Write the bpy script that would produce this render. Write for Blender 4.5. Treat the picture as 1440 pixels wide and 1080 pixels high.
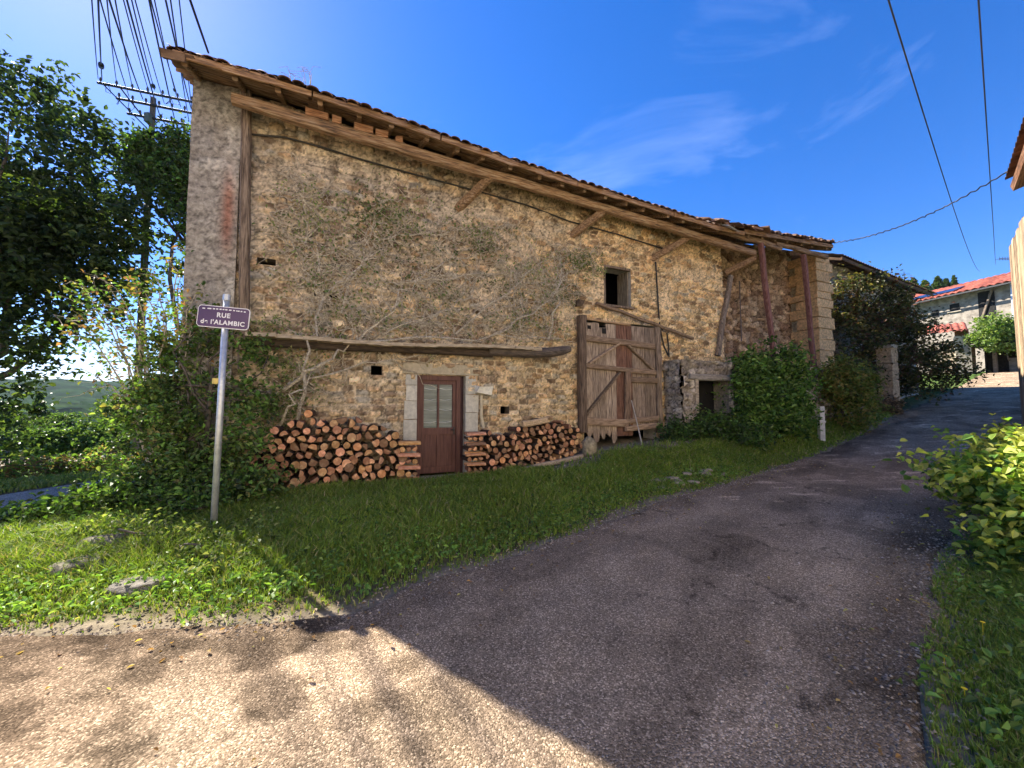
import bpy, math, random
import numpy as np
from mathutils import Vector, Matrix, Euler
R = math.radians
C = bpy.context.scene
for o in list(bpy.data.objects): bpy.data.objects.remove(o)

# ---------------------------------------------------------------- camera
CAMZ = 1.6
PITCH = math.atan(30/540)
cam = bpy.data.objects.new('camera', bpy.data.cameras.new('camera'))
C.collection.objects.link(cam)
cam.location = (0, 0, CAMZ)
cam.rotation_euler = (R(90) + PITCH, 0, 0)
cam.data.sensor_width = 36; cam.data.lens = 13.5
cam.data.clip_start = .05; cam.data.clip_end = 9000
C.camera = cam
C.render.resolution_x = 1024; C.render.resolution_y = 768

# ---------------------------------------------------------------- light
SUN_AZ = 52.3      # degrees left of the view direction
SUN_EL = 42.8
sd = Vector((-math.sin(R(SUN_AZ))*math.cos(R(SUN_EL)), math.cos(R(SUN_AZ))*math.cos(R(SUN_EL)), math.sin(R(SUN_EL))))
sun = bpy.data.objects.new('sun', bpy.data.lights.new('sun', 'SUN'))
C.collection.objects.link(sun)
sun.data.energy = 4.5; sun.data.angle = R(.5); sun.data.color = (1, .93, .82)
sun.rotation_euler = (-sd).to_track_quat('-Z', 'Y').to_euler()
sun.location = (-20, 15, 30)
w = bpy.data.worlds.new('World'); C.world = w; w.use_nodes = True
nt = w.node_tree; nt.nodes.clear()
wo = nt.nodes.new('ShaderNodeOutputWorld'); bg = nt.nodes.new('ShaderNodeBackground')
sky = nt.nodes.new('ShaderNodeTexSky'); sky.sky_type = 'NISHITA'; sky.sun_disc = False
sky.sun_elevation = R(SUN_EL); sky.sun_rotation = R(-SUN_AZ)
sky.altitude = 500; sky.air_density = 1.0; sky.dust_density = .25; sky.ozone_density = 4.0
hs = nt.nodes.new('ShaderNodeHueSaturation'); hs.inputs['Saturation'].default_value = 1.28
sm_ = nt.nodes.new('ShaderNodeMixRGB'); sm_.blend_type = 'MULTIPLY'; sm_.inputs[0].default_value = 1; sm_.inputs[2].default_value = (.55, .52, .62, 1)
nt.links.new(sky.outputs[0], sm_.inputs[1]); nt.links.new(sm_.outputs[0], hs.inputs['Color'])
tc = nt.nodes.new('ShaderNodeTexCoord'); mp = nt.nodes.new('ShaderNodeMapping')
mp.inputs['Rotation'].default_value = (.9, .2, .4); mp.inputs['Scale'].default_value = (.7, 2.2, 3.0)
nz = nt.nodes.new('ShaderNodeTexNoise'); nz.inputs['Scale'].default_value = 1.3
nz.inputs['Detail'].default_value = 6; nz.inputs['Roughness'].default_value = .62; nz.inputs['Distortion'].default_value = .6
cr = nt.nodes.new('ShaderNodeValToRGB'); cr.color_ramp.elements[0].position = .56; cr.color_ramp.elements[1].position = .95
cr.color_ramp.elements[1].color = (.16, .16, .16, 1)
mx = nt.nodes.new('ShaderNodeMixRGB'); mx.inputs[2].default_value = (6.5, 7.2, 8.6, 1)
m0 = nt.nodes.new('ShaderNodeMapping'); m0.inputs['Rotation'].default_value = (0, 0, R(-13)); nt.links.new(tc.outputs['Generated'], m0.inputs[0]); nt.links.new(m0.outputs[0], mp.inputs[0]); nt.links.new(mp.outputs[0], nz.inputs[0])
nt.links.new(nz.outputs['Fac'], cr.inputs[0]); nt.links.new(cr.outputs[0], mx.inputs[0])
nt.links.new(hs.outputs[0], mx.inputs[1]); nt.links.new(mx.outputs[0], bg.inputs[0])
bg.inputs[1].default_value = .11
nt.links.new(bg.outputs[0], wo.inputs[0])
C.view_settings.view_transform = 'Standard'; C.view_settings.look = 'None'
C.view_settings.gamma = 1; C.view_settings.exposure = 1.95
C.render.engine = 'CYCLES'
C.cycles.max_bounces = 6; C.cycles.diffuse_bounces = 4; C.cycles.transparent_max_bounces = 8

# ---------------------------------------------------------------- measuring helpers
F = 540.0; CP, SP = math.cos(PITCH), math.sin(PITCH)
def ray(x, y):
    a = (x-720)/F; b = (540-y)/F
    return (a, CP-b*SP, SP+b*CP)
def at(x, y, Y):
    r = ray(x, y); s = Y/r[1]
    return Vector((r[0]*s, Y, CAMZ+r[2]*s))
_h = math.hypot(.921, .389)
DX, DY = .921/_h, .389/_h           # direction of the barn's front wall
P0 = (-1.52, 8.2)                   # a point of that wall (the door)
ANG = math.atan2(DY, DX)
def wt(x, y, o=0):
    """photo point -> (along wall, height) on the plane o metres in front of the barn wall"""
    r = ray(x, y); qx = P0[0]+DY*o; qy = P0[1]-DX*o
    det = -r[0]*DY + DX*r[1]
    s = (-qx*DY + DX*qy)/det
    t = (r[0]*qy - r[1]*qx)/det
    return t, CAMZ+s*r[2]
def L(x, y, o=0):
    t, z = wt(x, y, o); return Vector((t, -o, z))      # in the barn's local frame
def bw(t, o, z=0):
    return Vector((P0[0]+DX*t+DY*o, P0[1]+DY*t-DX*o, z))

# ---------------------------------------------------------------- noise
def hsh(a, b, s=0):
    v = np.sin(a*127.1 + b*311.7 + s*74.7)*43758.5453
    return v - np.floor(v)
def vnoise(x, y, s=0):
    xi, yi = np.floor(x), np.floor(y); fx, fy = x-xi, y-yi
    fx = fx*fx*(3-2*fx); fy = fy*fy*(3-2*fy)
    return ((hsh(xi, yi, s)*(1-fx)+hsh(xi+1, yi, s)*fx)*(1-fy) + (hsh(xi, yi+1, s)*(1-fx)+hsh(xi+1, yi+1, s)*fx)*fy)
def fbm(x, y, s=0, n=4):
    r = 0; a = .5; t = 0
    for i in range(n):
        r = r+a*vnoise(x, y, s+i*3.1); t += a; a *= .5; x = x*2.03; y = y*2.03
    return r/t
def sm(a, b, x):
    t = np.clip((x-a)/(b-a), 0, 1); return t*t*(3-2*t)

# ---------------------------------------------------------------- materials
MATS = {}
def node(nt, kind, **kw):
    n = nt.nodes.new(kind)
    for k, v in kw.items():
        if k in n.inputs: n.inputs[k].default_value = v
        else: setattr(n, k, v)
    return n
def mat(name, c1, c2=None, rough=.85, scale=8, detail=6, bump=.3, bscale=None, stretch=(1, 1, 1), attr=False, spec=.3,
        metallic=0, bdist=.02, contrast=(.35, .65), c3=None):
    """procedural: noise between c1 and c2 (times the Col attribute when attr), bump on top"""
    if name in MATS: return MATS[name]
    m = bpy.data.materials.new(name); m.use_nodes = True; nt = m.node_tree
    b = nt.nodes['Principled BSDF']
    b.inputs['Roughness'].default_value = rough; b.inputs['Metallic'].default_value = metallic
    b.inputs['Specular IOR Level'].default_value = spec
    tc = node(nt, 'ShaderNodeTexCoord'); mp = node(nt, 'ShaderNodeMapping'); mp.inputs['Scale'].default_value = stretch
    nt.links.new(tc.outputs['Object'], mp.inputs[0])
    nz = node(nt, 'ShaderNodeTexNoise', Scale=scale, Detail=detail, Roughness=.62); nt.links.new(mp.outputs[0], nz.inputs[0])
    rp = node(nt, 'ShaderNodeValToRGB'); e = rp.color_ramp.elements
    e[0].position, e[1].position = contrast
    e[0].color = (*c1, 1); e[1].color = (*(c2 or c1), 1)
    if c3:
        k = e.new((contrast[0]+contrast[1])/2); k.color = (*c3, 1)
    nt.links.new(nz.outputs['Fac'], rp.inputs[0])
    out = rp.outputs[0]
    if attr:
        at_ = node(nt, 'ShaderNodeAttribute', attribute_name='Col')
        mm = node(nt, 'ShaderNodeMixRGB', blend_type='MULTIPLY'); mm.inputs[0].default_value = 1
        nt.links.new(out, mm.inputs[1]); nt.links.new(at_.outputs['Color'], mm.inputs[2]); out = mm.outputs[0]
    nt.links.new(out, b.inputs['Base Color'])
    if bump:
        n2 = node(nt, 'ShaderNodeTexNoise', Scale=bscale or scale*3, Detail=6, Roughness=.65); nt.links.new(mp.outputs[0], n2.inputs[0])
        bp = node(nt, 'ShaderNodeBump', Strength=bump, Distance=bdist)
        nt.links.new(n2.outputs['Fac'], bp.inputs['Height']); nt.links.new(bp.outputs[0], b.inputs['Normal'])
    MATS[name] = m
    return m
def leafmat(name, tint=(1, 1, 1), trans=.4, rough=.5):
    if name in MATS: return MATS[name]
    m = bpy.data.materials.new(name); m.use_nodes = True; nt = m.node_tree
    b = nt.nodes['Principled BSDF']; out = nt.nodes['Material Output']
    b.inputs['Roughness'].default_value = rough; b.inputs['Specular IOR Level'].default_value = .35
    a = node(nt, 'ShaderNodeAttribute', attribute_name='Col')
    mm = node(nt, 'ShaderNodeMixRGB', blend_type='MULTIPLY'); mm.inputs[0].default_value = 1; mm.inputs[2].default_value = (*tint, 1)
    nt.links.new(a.outputs['Color'], mm.inputs[1]); nt.links.new(mm.outputs[0], b.inputs['Base Color'])
    tr = node(nt, 'ShaderNodeBsdfTranslucent')
    m2 = node(nt, 'ShaderNodeMixRGB', blend_type='MULTIPLY'); m2.inputs[0].default_value = 1; m2.inputs[2].default_value = (1.25, 1.3, .5, 1)
    nt.links.new(mm.outputs[0], m2.inputs[1]); nt.links.new(m2.outputs[0], tr.inputs[0])
    ms = node(nt, 'ShaderNodeMixShader'); ms.inputs[0].default_value = trans
    nt.links.new(b.outputs[0], ms.inputs[1]); nt.links.new(tr.outputs[0], ms.inputs[2]); nt.links.new(ms.outputs[0], out.inputs[0])
    MATS[name] = m
    return m
def voromat(name, stops, scale, rough=.9, bump=.5, bdist=.01, attr=True, spec=.25):
    """chippings: a colour per voronoi cell times Col, and the cells as bump"""
    if name in MATS: return MATS[name]
    m = bpy.data.materials.new(name); m.use_nodes = True; nt = m.node_tree
    b = nt.nodes['Principled BSDF']; b.inputs['Roughness'].default_value = rough; b.inputs['Specular IOR Level'].default_value = spec
    tc = node(nt, 'ShaderNodeTexCoord')
    v = node(nt, 'ShaderNodeTexVoronoi', Scale=scale); nt.links.new(tc.outputs['Object'], v.inputs['Vector'])
    sp = node(nt, 'ShaderNodeSeparateColor'); nt.links.new(v.outputs['Color'], sp.inputs[0])
    rp = node(nt, 'ShaderNodeValToRGB'); e = rp.color_ramp.elements
    e[0].position = stops[0][0]; e[0].color = (*stops[0][1], 1); e[1].position = stops[-1][0]; e[1].color = (*stops[-1][1], 1)
    for p_, c_ in stops[1:-1]: k = e.new(p_); k.color = (*c_, 1)
    nt.links.new(sp.outputs[0], rp.inputs[0])
    nz = node(nt, 'ShaderNodeTexNoise', Scale=1.1, Detail=7, Roughness=.65); nt.links.new(tc.outputs['Object'], nz.inputs[0])
    r2 = node(nt, 'ShaderNodeValToRGB'); r2.color_ramp.elements[0].position = .3; r2.color_ramp.elements[1].position = .7
    r2.color_ramp.elements[0].color = (.72, .72, .73, 1); r2.color_ramp.elements[1].color = (1.15, 1.12, 1.1, 1)
    nt.links.new(nz.outputs['Fac'], r2.inputs[0])
    m1 = node(nt, 'ShaderNodeMixRGB', blend_type='MULTIPLY'); m1.inputs[0].default_value = 1
    nt.links.new(rp.outputs[0], m1.inputs[1]); nt.links.new(r2.outputs[0], m1.inputs[2]); out = m1.outputs[0]
    if attr:
        a = node(nt, 'ShaderNodeAttribute', attribute_name='Col')
        m2 = node(nt, 'ShaderNodeMixRGB', blend_type='MULTIPLY'); m2.inputs[0].default_value = 1
        nt.links.new(out, m2.inputs[1]); nt.links.new(a.outputs['Color'], m2.inputs[2]); out = m2.outputs[0]
    nt.links.new(out, b.inputs['Base Color'])
    bp = node(nt, 'ShaderNodeBump', Strength=bump, Distance=bdist, invert=True)
    nt.links.new(v.outputs['Distance'], bp.inputs['Height']); nt.links.new(bp.outputs[0], b.inputs['Normal'])
    MATS[name] = m
    return m

# ---------------------------------------------------------------- objects
def tag(o, label=None, cat=None, group=None, kind=None):
    if label: o['label'] = label
    if cat: o['category'] = cat
    if group: o['group'] = group
    if kind: o['kind'] = kind
    return o
def empty(name, loc, rz=0, label=None, cat=None, group=None):
    o = bpy.data.objects.new(name, None); C.collection.objects.link(o)
    o.location = loc; o.rotation_euler = (0, 0, rz); o.empty_display_size = .2
    return tag(o, label, cat, group)
def np_mesh(name, V, faces, mats, parent=None, col=None, smooth=False, midx=None, loc=None):
    """V (n,3); faces: an (m,k) array or a list of such arrays / lists"""
    me = bpy.data.meshes.new(name)
    V = np.asarray(V, dtype=np.float32)
    if isinstance(faces, np.ndarray): faces = [faces]
    fl = [np.asarray(f, dtype=np.int32) for f in faces if len(f)]
    me.vertices.add(len(V)); me.vertices.foreach_set('co', V.ravel())
    nl = sum(f.size for f in fl); nf = sum(len(f) for f in fl)
    me.loops.add(nl); me.polygons.add(nf)
    me.loops.foreach_set('vertex_index', np.concatenate([f.ravel() for f in fl]))
    tot = np.concatenate([np.full(len(f), f.shape[1], dtype=np.int32) for f in fl])
    st = np.concatenate([[0], np.cumsum(tot)[:-1]]).astype(np.int32)
    me.polygons.foreach_set('loop_start', st); me.polygons.foreach_set('loop_total', tot)
    if midx is not None: me.polygons.foreach_set('material_index', np.asarray(midx, dtype=np.int32))
    me.polygons.foreach_set('use_smooth', np.full(nf, smooth))
    if col is not None:
        a = me.color_attributes.new('Col', 'FLOAT_COLOR', 'POINT')
        c = np.ones((len(V), 4), dtype=np.float32); c[:, :3] = col
        a.data.foreach_set('color', c.ravel())
    me.update(calc_edges=True); me.validate()
    for m in (mats if isinstance(mats, (list, tuple)) else [mats]): me.materials.append(m)
    o = bpy.data.objects.new(name, me); C.collection.objects.link(o)
    if parent: o.parent = parent
    if loc is not None: o.location = loc
    return o
class MB:
    """collects boxes, beams and tubes; build() links them as one mesh"""
    def __init__(s, seed=0):
        s.v = []; s.f = {3: [], 4: []}; s.c = []; s.r = random.Random(seed); s.m = {3: [], 4: []}
        s.poly = []
    def add(s, vs, fs, col=(1, 1, 1), mi=0):
        b = len(s.v); s.v += [tuple(v) for v in vs]; s.c += [col]*len(vs)
        for f in fs:
            if len(f) in (3, 4): s.f[len(f)].append([b+i for i in f]); s.m[len(f)].append(mi)
            else: s.poly.append(([b+i for i in f], mi))
    def box(s, c, size, rot=None, col=(1, 1, 1), mi=0, jit=0):
        c = Vector(c); M = rot.to_matrix() if isinstance(rot, Euler) else (rot or Matrix.Identity(3))
        vs = []
        for i in range(8):
            p = Vector(((i & 1)-.5, ((i >> 1) & 1)-.5, (i >> 2)-.5))
            p = Vector((p.x*size[0], p.y*size[1], p.z*size[2]))
            if jit: p += Vector((s.r.uniform(-jit, jit), s.r.uniform(-jit, jit), s.r.uniform(-jit, jit)))
            vs.append(c+M@p)
        s.add(vs, [(0, 2, 3, 1), (4, 5, 7, 6), (0, 1, 5, 4), (2, 6, 7, 3), (0, 4, 6, 2), (1, 3, 7, 5)], col, mi)
    def beam(s, a, b, w, h, n=6, wob=.01, up=(0, 0, 1), col=(1, 1, 1), mi=0, ch=.18):
        """old timber: octagonal (chamfered) section, slightly crooked"""
        a = Vector(a); b = Vector(b); d = (b-a).normalized(); u = Vector(up)
        if abs(d.dot(u)) > .95: u = Vector((0, 1, 0))
        sx = d.cross(u).normalized(); u = sx.cross(d).normalized()
        k = .5-ch
        sec = [(-.5, -k), (-k, -.5), (k, -.5), (.5, -k), (.5, k), (k, .5), (-k, .5), (-.5, k)]
        vs = []
        for i in range(n+1):
            p = a.lerp(b, i/n)+sx*s.r.uniform(-wob, wob)+u*s.r.uniform(-wob, wob)
            g = 1+s.r.uniform(-1, 1)*min(.12, wob*6)
            for x, y in sec: vs.append(p+sx*x*w*g+u*y*h*g)
        fs = [(i*8+j, i*8+(j+1) % 8, i*8+8+(j+1) % 8, i*8+8+j) for i in range(n) for j in range(8)]
        fs += [tuple(range(7, -1, -1)), tuple(n*8+j for j in range(8))]
        s.add(vs, fs, col, mi)
    def tube(s, pts, rad, k=6, col=(1, 1, 1), mi=0):
        pts = [Vector(p) for p in pts]; n = len(pts)
        rads = rad if isinstance(rad, (list, tuple)) else [rad]*n
        vs = []; pu = None
        for i, p in enumerate(pts):
            d = (pts[min(i+1, n-1)]-pts[max(i-1, 0)])
            d = d.normalized() if d.length > 1e-9 else Vector((0, 0, 1))
            if pu is None: pu = Vector((0, 0, 1)) if abs(d.z) < .9 else Vector((1, 0, 0))
            sx = d.cross(pu)
            if sx.length < 1e-6: sx = d.cross(Vector((0, 1, 0)))
            sx.normalize(); pu = sx.cross(d).normalized()
            for j in range(k):
                a = 2*math.pi*j/k; vs.append(p+(sx*math.cos(a)+pu*math.sin(a))*rads[i])
        fs = [(i*k+j, i*k+(j+1) % k, i*k+k+(j+1) % k, i*k+k+j) for i in range(n-1) for j in range(k)]
        fs += [tuple(range(k-1, -1, -1)), tuple((n-1)*k+j for j in range(k))]
        s.add(vs, fs, col, mi)
    def build(s, name, m, parent=None, smooth=False, loc=None):
        me = bpy.data.meshes.new(name)
        fs = s.f[3]+s.f[4]+[p[0] for p in s.poly]; mi = s.m[3]+s.m[4]+[p[1] for p in s.poly]
        me.from_pydata(s.v, [], fs)
        me.polygons.foreach_set('material_index', mi)
        me.polygons.foreach_set('use_smooth', [smooth]*len(fs))
        a = me.color_attributes.new('Col', 'FLOAT_COLOR', 'POINT')
        c = np.ones((len(s.v), 4), dtype=np.float32); c[:, :3] = s.c
        a.data.foreach_set('color', c.ravel())
        for q in (m if isinstance(m, (list, tuple)) else [m]): me.materials.append(q)
        me.update()
        o = bpy.data.objects.new(name, me); C.collection.objects.link(o)
        if parent: o.parent = parent
        if loc is not None: o.location = loc
        return o
def copy_tree(o, parent=None):
    c = o.copy(); C.collection.objects.link(c); c.parent = parent
    for ch in [q for q in bpy.data.objects if q.parent == o]: copy_tree(ch, c)
    return c

# ---------------------------------------------------------------- foliage
def leaves(name, P, S, pal, rng, m, parent=None, aspect=.6, up=.35, fold=.18, pal_w=None, droop=0, loc=None):
    """P (n,3) leaf centres, S (n) sizes, pal a list of colours"""
    n = len(P); P = np.asarray(P)
    N = rng.normal(size=(n, 3)); N[:, 2] = np.abs(N[:, 2])+up; N /= np.linalg.norm(N, axis=1)[:, None]
    A = rng.normal(size=(n, 3)); A[:, 2] -= droop
    A -= N*(A*N).sum(1)[:, None]; A /= np.linalg.norm(A, axis=1)[:, None]+1e-9
    B = np.cross(N, A)
    S = np.asarray(S)[:, None]
    e = S*.5*aspect; f_ = N*S*fold
    V = np.stack([P-A*S*.5, P+B*e*.9+f_-A*S*.2, P+B*e*.75+f_*.8+A*S*.14, P+A*S*.5-N*S*.1, P-B*e*.75+f_*.8+A*S*.14, P-B*e*.9+f_-A*S*.2], axis=1).reshape(-1, 3)
    F4 = np.arange(n*6, dtype=np.int32).reshape(-1, 6)
    F3 = np.concatenate([F4[:, [0, 1, 2, 3]], F4[:, [0, 3, 4, 5]]])
    pal = np.asarray(pal, dtype=float)
    c = pal[rng.choice(len(pal), n, p=pal_w)]*rng.uniform(.7, 1.3, (n, 1))
    k_ = 1.7/max(.3, float(np.std(P[:, 0]))); c = c*(.6+.8*vnoise(P[:, 0]*k_*1.6+5, P[:, 1]*k_+P[:, 2]*k_*1.9, 7))[:, None]
    return np_mesh(name, V, F3, m, parent, col=np.repeat(c, 6, axis=0), loc=loc)
def cloud(lobes, nclump, per, cr, rng, inner=.45, flat=.7):
    """leaf points: clumps near the surface of ellipsoid lobes [(x,y,z, rx,ry,rz)]"""
    Lb = np.asarray(lobes, dtype=float)
    wgt = (Lb[:, 3]*Lb[:, 4]+Lb[:, 4]*Lb[:, 5]+Lb[:, 3]*Lb[:, 5]); wgt /= wgt.sum()
    k = rng.choice(len(Lb), nclump, p=wgt)
    d = rng.normal(size=(nclump, 3)); d /= np.linalg.norm(d, axis=1)[:, None]
    rr = rng.uniform(inner, 1.08, (nclump, 1))**.6
    out = rng.random((nclump, 1)) < .13; rr = np.where(out, rng.uniform(1.05, 1.38, (nclump, 1)), rr)
    cc = Lb[k, :3]+d*rr*Lb[k, 3:6]
    size = rng.uniform(.4, 1.4, (nclump, 1, 1))*cr*np.where(out, .6, 1)[:, :, None]
    P = cc[:, None, :]+rng.normal(size=(nclump, per, 3))*size*np.array([1, 1, flat])
    return P.reshape(-1, 3), cc
def blobs(c, r, n, rng, rmin=.3, rmax=.55, squash=.8, low=-1.0):
    """uneven lobes spread over an ellipsoid: centre c, radii r"""
    out = []
    while len(out) < n:
        d = rng.normal(size=3); d /= np.linalg.norm(d)
        if d[2] < low: continue
        q = rng.uniform(.35, .95); s = rng.uniform(rmin, rmax)
        out.append((c[0]+d[0]*r[0]*q, c[1]+d[1]*r[1]*q, c[2]+d[2]*r[2]*q, r[0]*s, r[1]*s, r[2]*s*squash))
    return out
def branchy(mb, a, b, r0, r1, rnd, n=7, wob=.08, k=6, col=(1, 1, 1)):
    a = Vector(a); b = Vector(b); ln = (b-a).length; pts = []
    off = Vector((0, 0, 0))
    for i in range(n+1):
        if 0 < i < n: off = off*.6+Vector((rnd.uniform(-1, 1), rnd.uniform(-1, 1), rnd.uniform(-.6, .8)))*ln*wob
        elif i == n: off = off*.3
        pts.append(a.lerp(b, i/n)+off)
    mb.tube(pts, [r0+(r1-r0)*i/n for i in range(n+1)], k, col)
    return pts
# ---------------------------------------------------------------- terrain
RG = [-60, 0, 3, 5.5, 9, 12.8, 15.8, 20, 27.8, 36, 43.6, 60, 100, 200, 600, 3000]
RZ = [0, 0, 0, .06, .2, .42, .7, 1.15, 1.95, 2.95, 3.85, 5, 13, 30, 60, 90]
BT = [-6, -3, 0, 2, 3.4, 4.7, 6, 8, 10, 12, 16, 22, 30]
BZ = [.05, .1, .1, .2, .45, .62, .70, .8, .92, 1.05, 1.35, 2.2, 3.2]
QT = [-30, -8, -4.1, -2.54, -1.85, -.82, .75, 2.61, 4.38, 7.41, 10.15, 13.04, 17.74, 24.4, 32]
QQ = [3, 3.9, 4.2, 4.7, 4.88, 4.38, 3.94, 3.27, 3.11, 2.5, 1.93, 1.37, .9, .6, .5]
def road_z(x, y): return np.interp(.766*x+.643*y, RG, RZ)
def H(x, y):
    x = np.asarray(x, dtype=float); y = np.asarray(y, dtype=float)
    zr = road_z(x, y)
    t = (x-P0[0])*DX+(y-P0[1])*DY; q = (x-P0[0])*DY-(y-P0[1])*DX
    qe = np.interp(t, QT, QQ)
    zb = np.interp(t, BT, BZ)
    bl = 1-sm(.35, 1, q/qe)
    wl = sm(-4.6, -7.5, t)
    z = zr+(zb-zr)*bl*(1-sm(15, 20, t))*(1-wl)
    z = z-wl*.66*sm(.2, 4.2, -x-5+.55*(y-4.8))
    r = np.hypot(x, y)
    wv = sm(-4.5, -9, t)*sm(2, 10, y)
    val = np.interp(r, [19, 30, 60, 150, 400, 700, 1000, 1400, 2000, 2600, 4000], [0, -2.2, -7, -17, -30, -20, -8, 22, 66, 76, 76])
    bump = (fbm(x/260, y/260, 5)-.5)*60*sm(400, 1600, r)+(fbm(x/60, y/60, 9)-.5)*9*sm(150, 700, r)
    z = z+wv*(val+bump)
    return z
def Hs(x, y): return float(H(x, y))

# road strips: left / right edge point pairs
ROAD = [((-40, -2), (-36, -16)), ((-14, 2.0), (-16, -12)), ((-8, 2.45), (-8, -8)), ((-5.2, 2.6), (-4, -5)), ((-3.66, 2.74), (-1.6, -2)),
        ((-2.6, 2.86), (-.2, -.3)), ((-1.85, 2.9), (.65, .6)), ((-1.25, 3.06), (1.3, 1.25)), ((-.75, 3.6), (2.0, 1.95)), ((-.1, 4.1), (2.6, 2.55)),
        ((.71, 4.75), (3.35, 3.15)), ((2.16, 6.12), (4.3, 4.0)), ((3.73, 7.04), (5.6, 4.85)), ((6.28, 8.75), (8.1, 6.5)),
        ((8.58, 10.35), (10.4, 8.1)), ((11.03, 12.0), (12.8, 9.7)), ((14.97, 14.74), (16.6, 12.4)), ((20.5, 18.7), (22.2, 16.3)), ((23.9, 20.8), (25.6, 18.4)), ((29.2, 24.4), (30.9, 22)), ((36, 29), (38, 26.6)), ((46, 36), (48, 33.5))]
LANE = [((-19, 4), (-16, 0)), ((-14.7, 7.2), (-10.6, 4.6)), ((-13.2, 9.6), (-8.9, 8.2)), ((-12.6, 12), (-8.9, 11.8)), ((-12.2, 15), (-9, 15.2)), ((-11, 19), (-8, 19.4)), ((-8, 24), (-5.4, 23))]
def poly_in(x, y, pairs):
    P = [p[0] for p in pairs]+[p[1] for p in reversed(pairs)]
    ins = np.zeros(x.shape, bool); n = len(P)
    for i in range(n):
        (x1, y1), (x2, y2) = P[i], P[(i+1) % n]
        c = ((y1 > y) != (y2 > y)) & (x < (x2-x1)*(y-y1)/((y2-y1) if y2 != y1 else 1e-9)+x1)
        ins ^= c
    return ins
def edge_dist(x, y, pairs, side=0):
    P = [p[side] for p in pairs]; d = np.full(x.shape, 1e9)
    for (x1, y1), (x2, y2) in zip(P[:-1], P[1:]):
        vx, vy = x2-x1, y2-y1; k = np.clip(((x-x1)*vx+(y-y1)*vy)/(vx*vx+vy*vy), 0, 1)
        d = np.minimum(d, np.hypot(x-x1-k*vx, y-y1-k*vy))
    return d
def strip(name, pairs, nu, step, m, colf, lift=.004, crown=0, wob=.05):
    rows = []
    for (l0, r0), (l1, r1) in zip(pairs[:-1], pairs[1:]):
        ln = max(math.dist(l0, l1), math.dist(r0, r1)); n = max(2, int(ln/step))
        n = min(n, 160)
        for i in range(n):
            k = i/n; rows.append((l0[0]+(l1[0]-l0[0])*k, l0[1]+(l1[1]-l0[1])*k, r0[0]+(r1[0]-r0[0])*k, r0[1]+(r1[1]-r0[1])*k))
    rows.append((*pairs[-1][0], *pairs[-1][1]))
    A = np.array(rows); u = np.linspace(0, 1, nu)[None, :]
    wl = (fbm(A[:, 0]*1.7, A[:, 1]*1.7, 3)-.5)[:, None]*wob*2; 
    X = A[:, 0:1]*(1-u)+A[:, 2:3]*u; Y = A[:, 1:2]*(1-u)+A[:, 3:4]*u
    w_ = np.hypot(A[:, 0]-A[:, 2], A[:, 1]-A[:, 3])[:, None]
    wr = np.maximum(0, fbm(A[:, 2]*2.1+9, A[:, 3]*2.1, 5)-.4)[:, None]*wob*3
    X = X+(A[:, 2:3]-A[:, 0:1])/w_*wr*u**6; Y = Y+(A[:, 3:4]-A[:, 1:2])/w_*wr*u**6
    X = X+(A[:, 2:3]-A[:, 0:1])/w_*wl*(1-u)**4; Y = Y+(A[:, 3:4]-A[:, 1:2])/w_*wl*(1-u)**4
    Z = H(X, Y)+lift+(fbm(X*1.3, Y*1.3, 7)-.5)*.03
    edge = (u < 1e-6) | (u > 1-1e-6)
    Z = Z-np.where(edge, .03, 0)
    V = np.stack([X, Y, Z], -1).reshape(-1, 3); nr = len(A)
    i = np.arange(nr-1)[:, None]*nu+np.arange(nu-1)[None, :]
    Fq = np.stack([i, i+nu, i+nu+1, i+1], -1).reshape(-1, 4)[:, ::-1]
    o = np_mesh(name, V, Fq, m, col=colf(X, Y).reshape(-1, 3), smooth=True)
    return o

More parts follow.
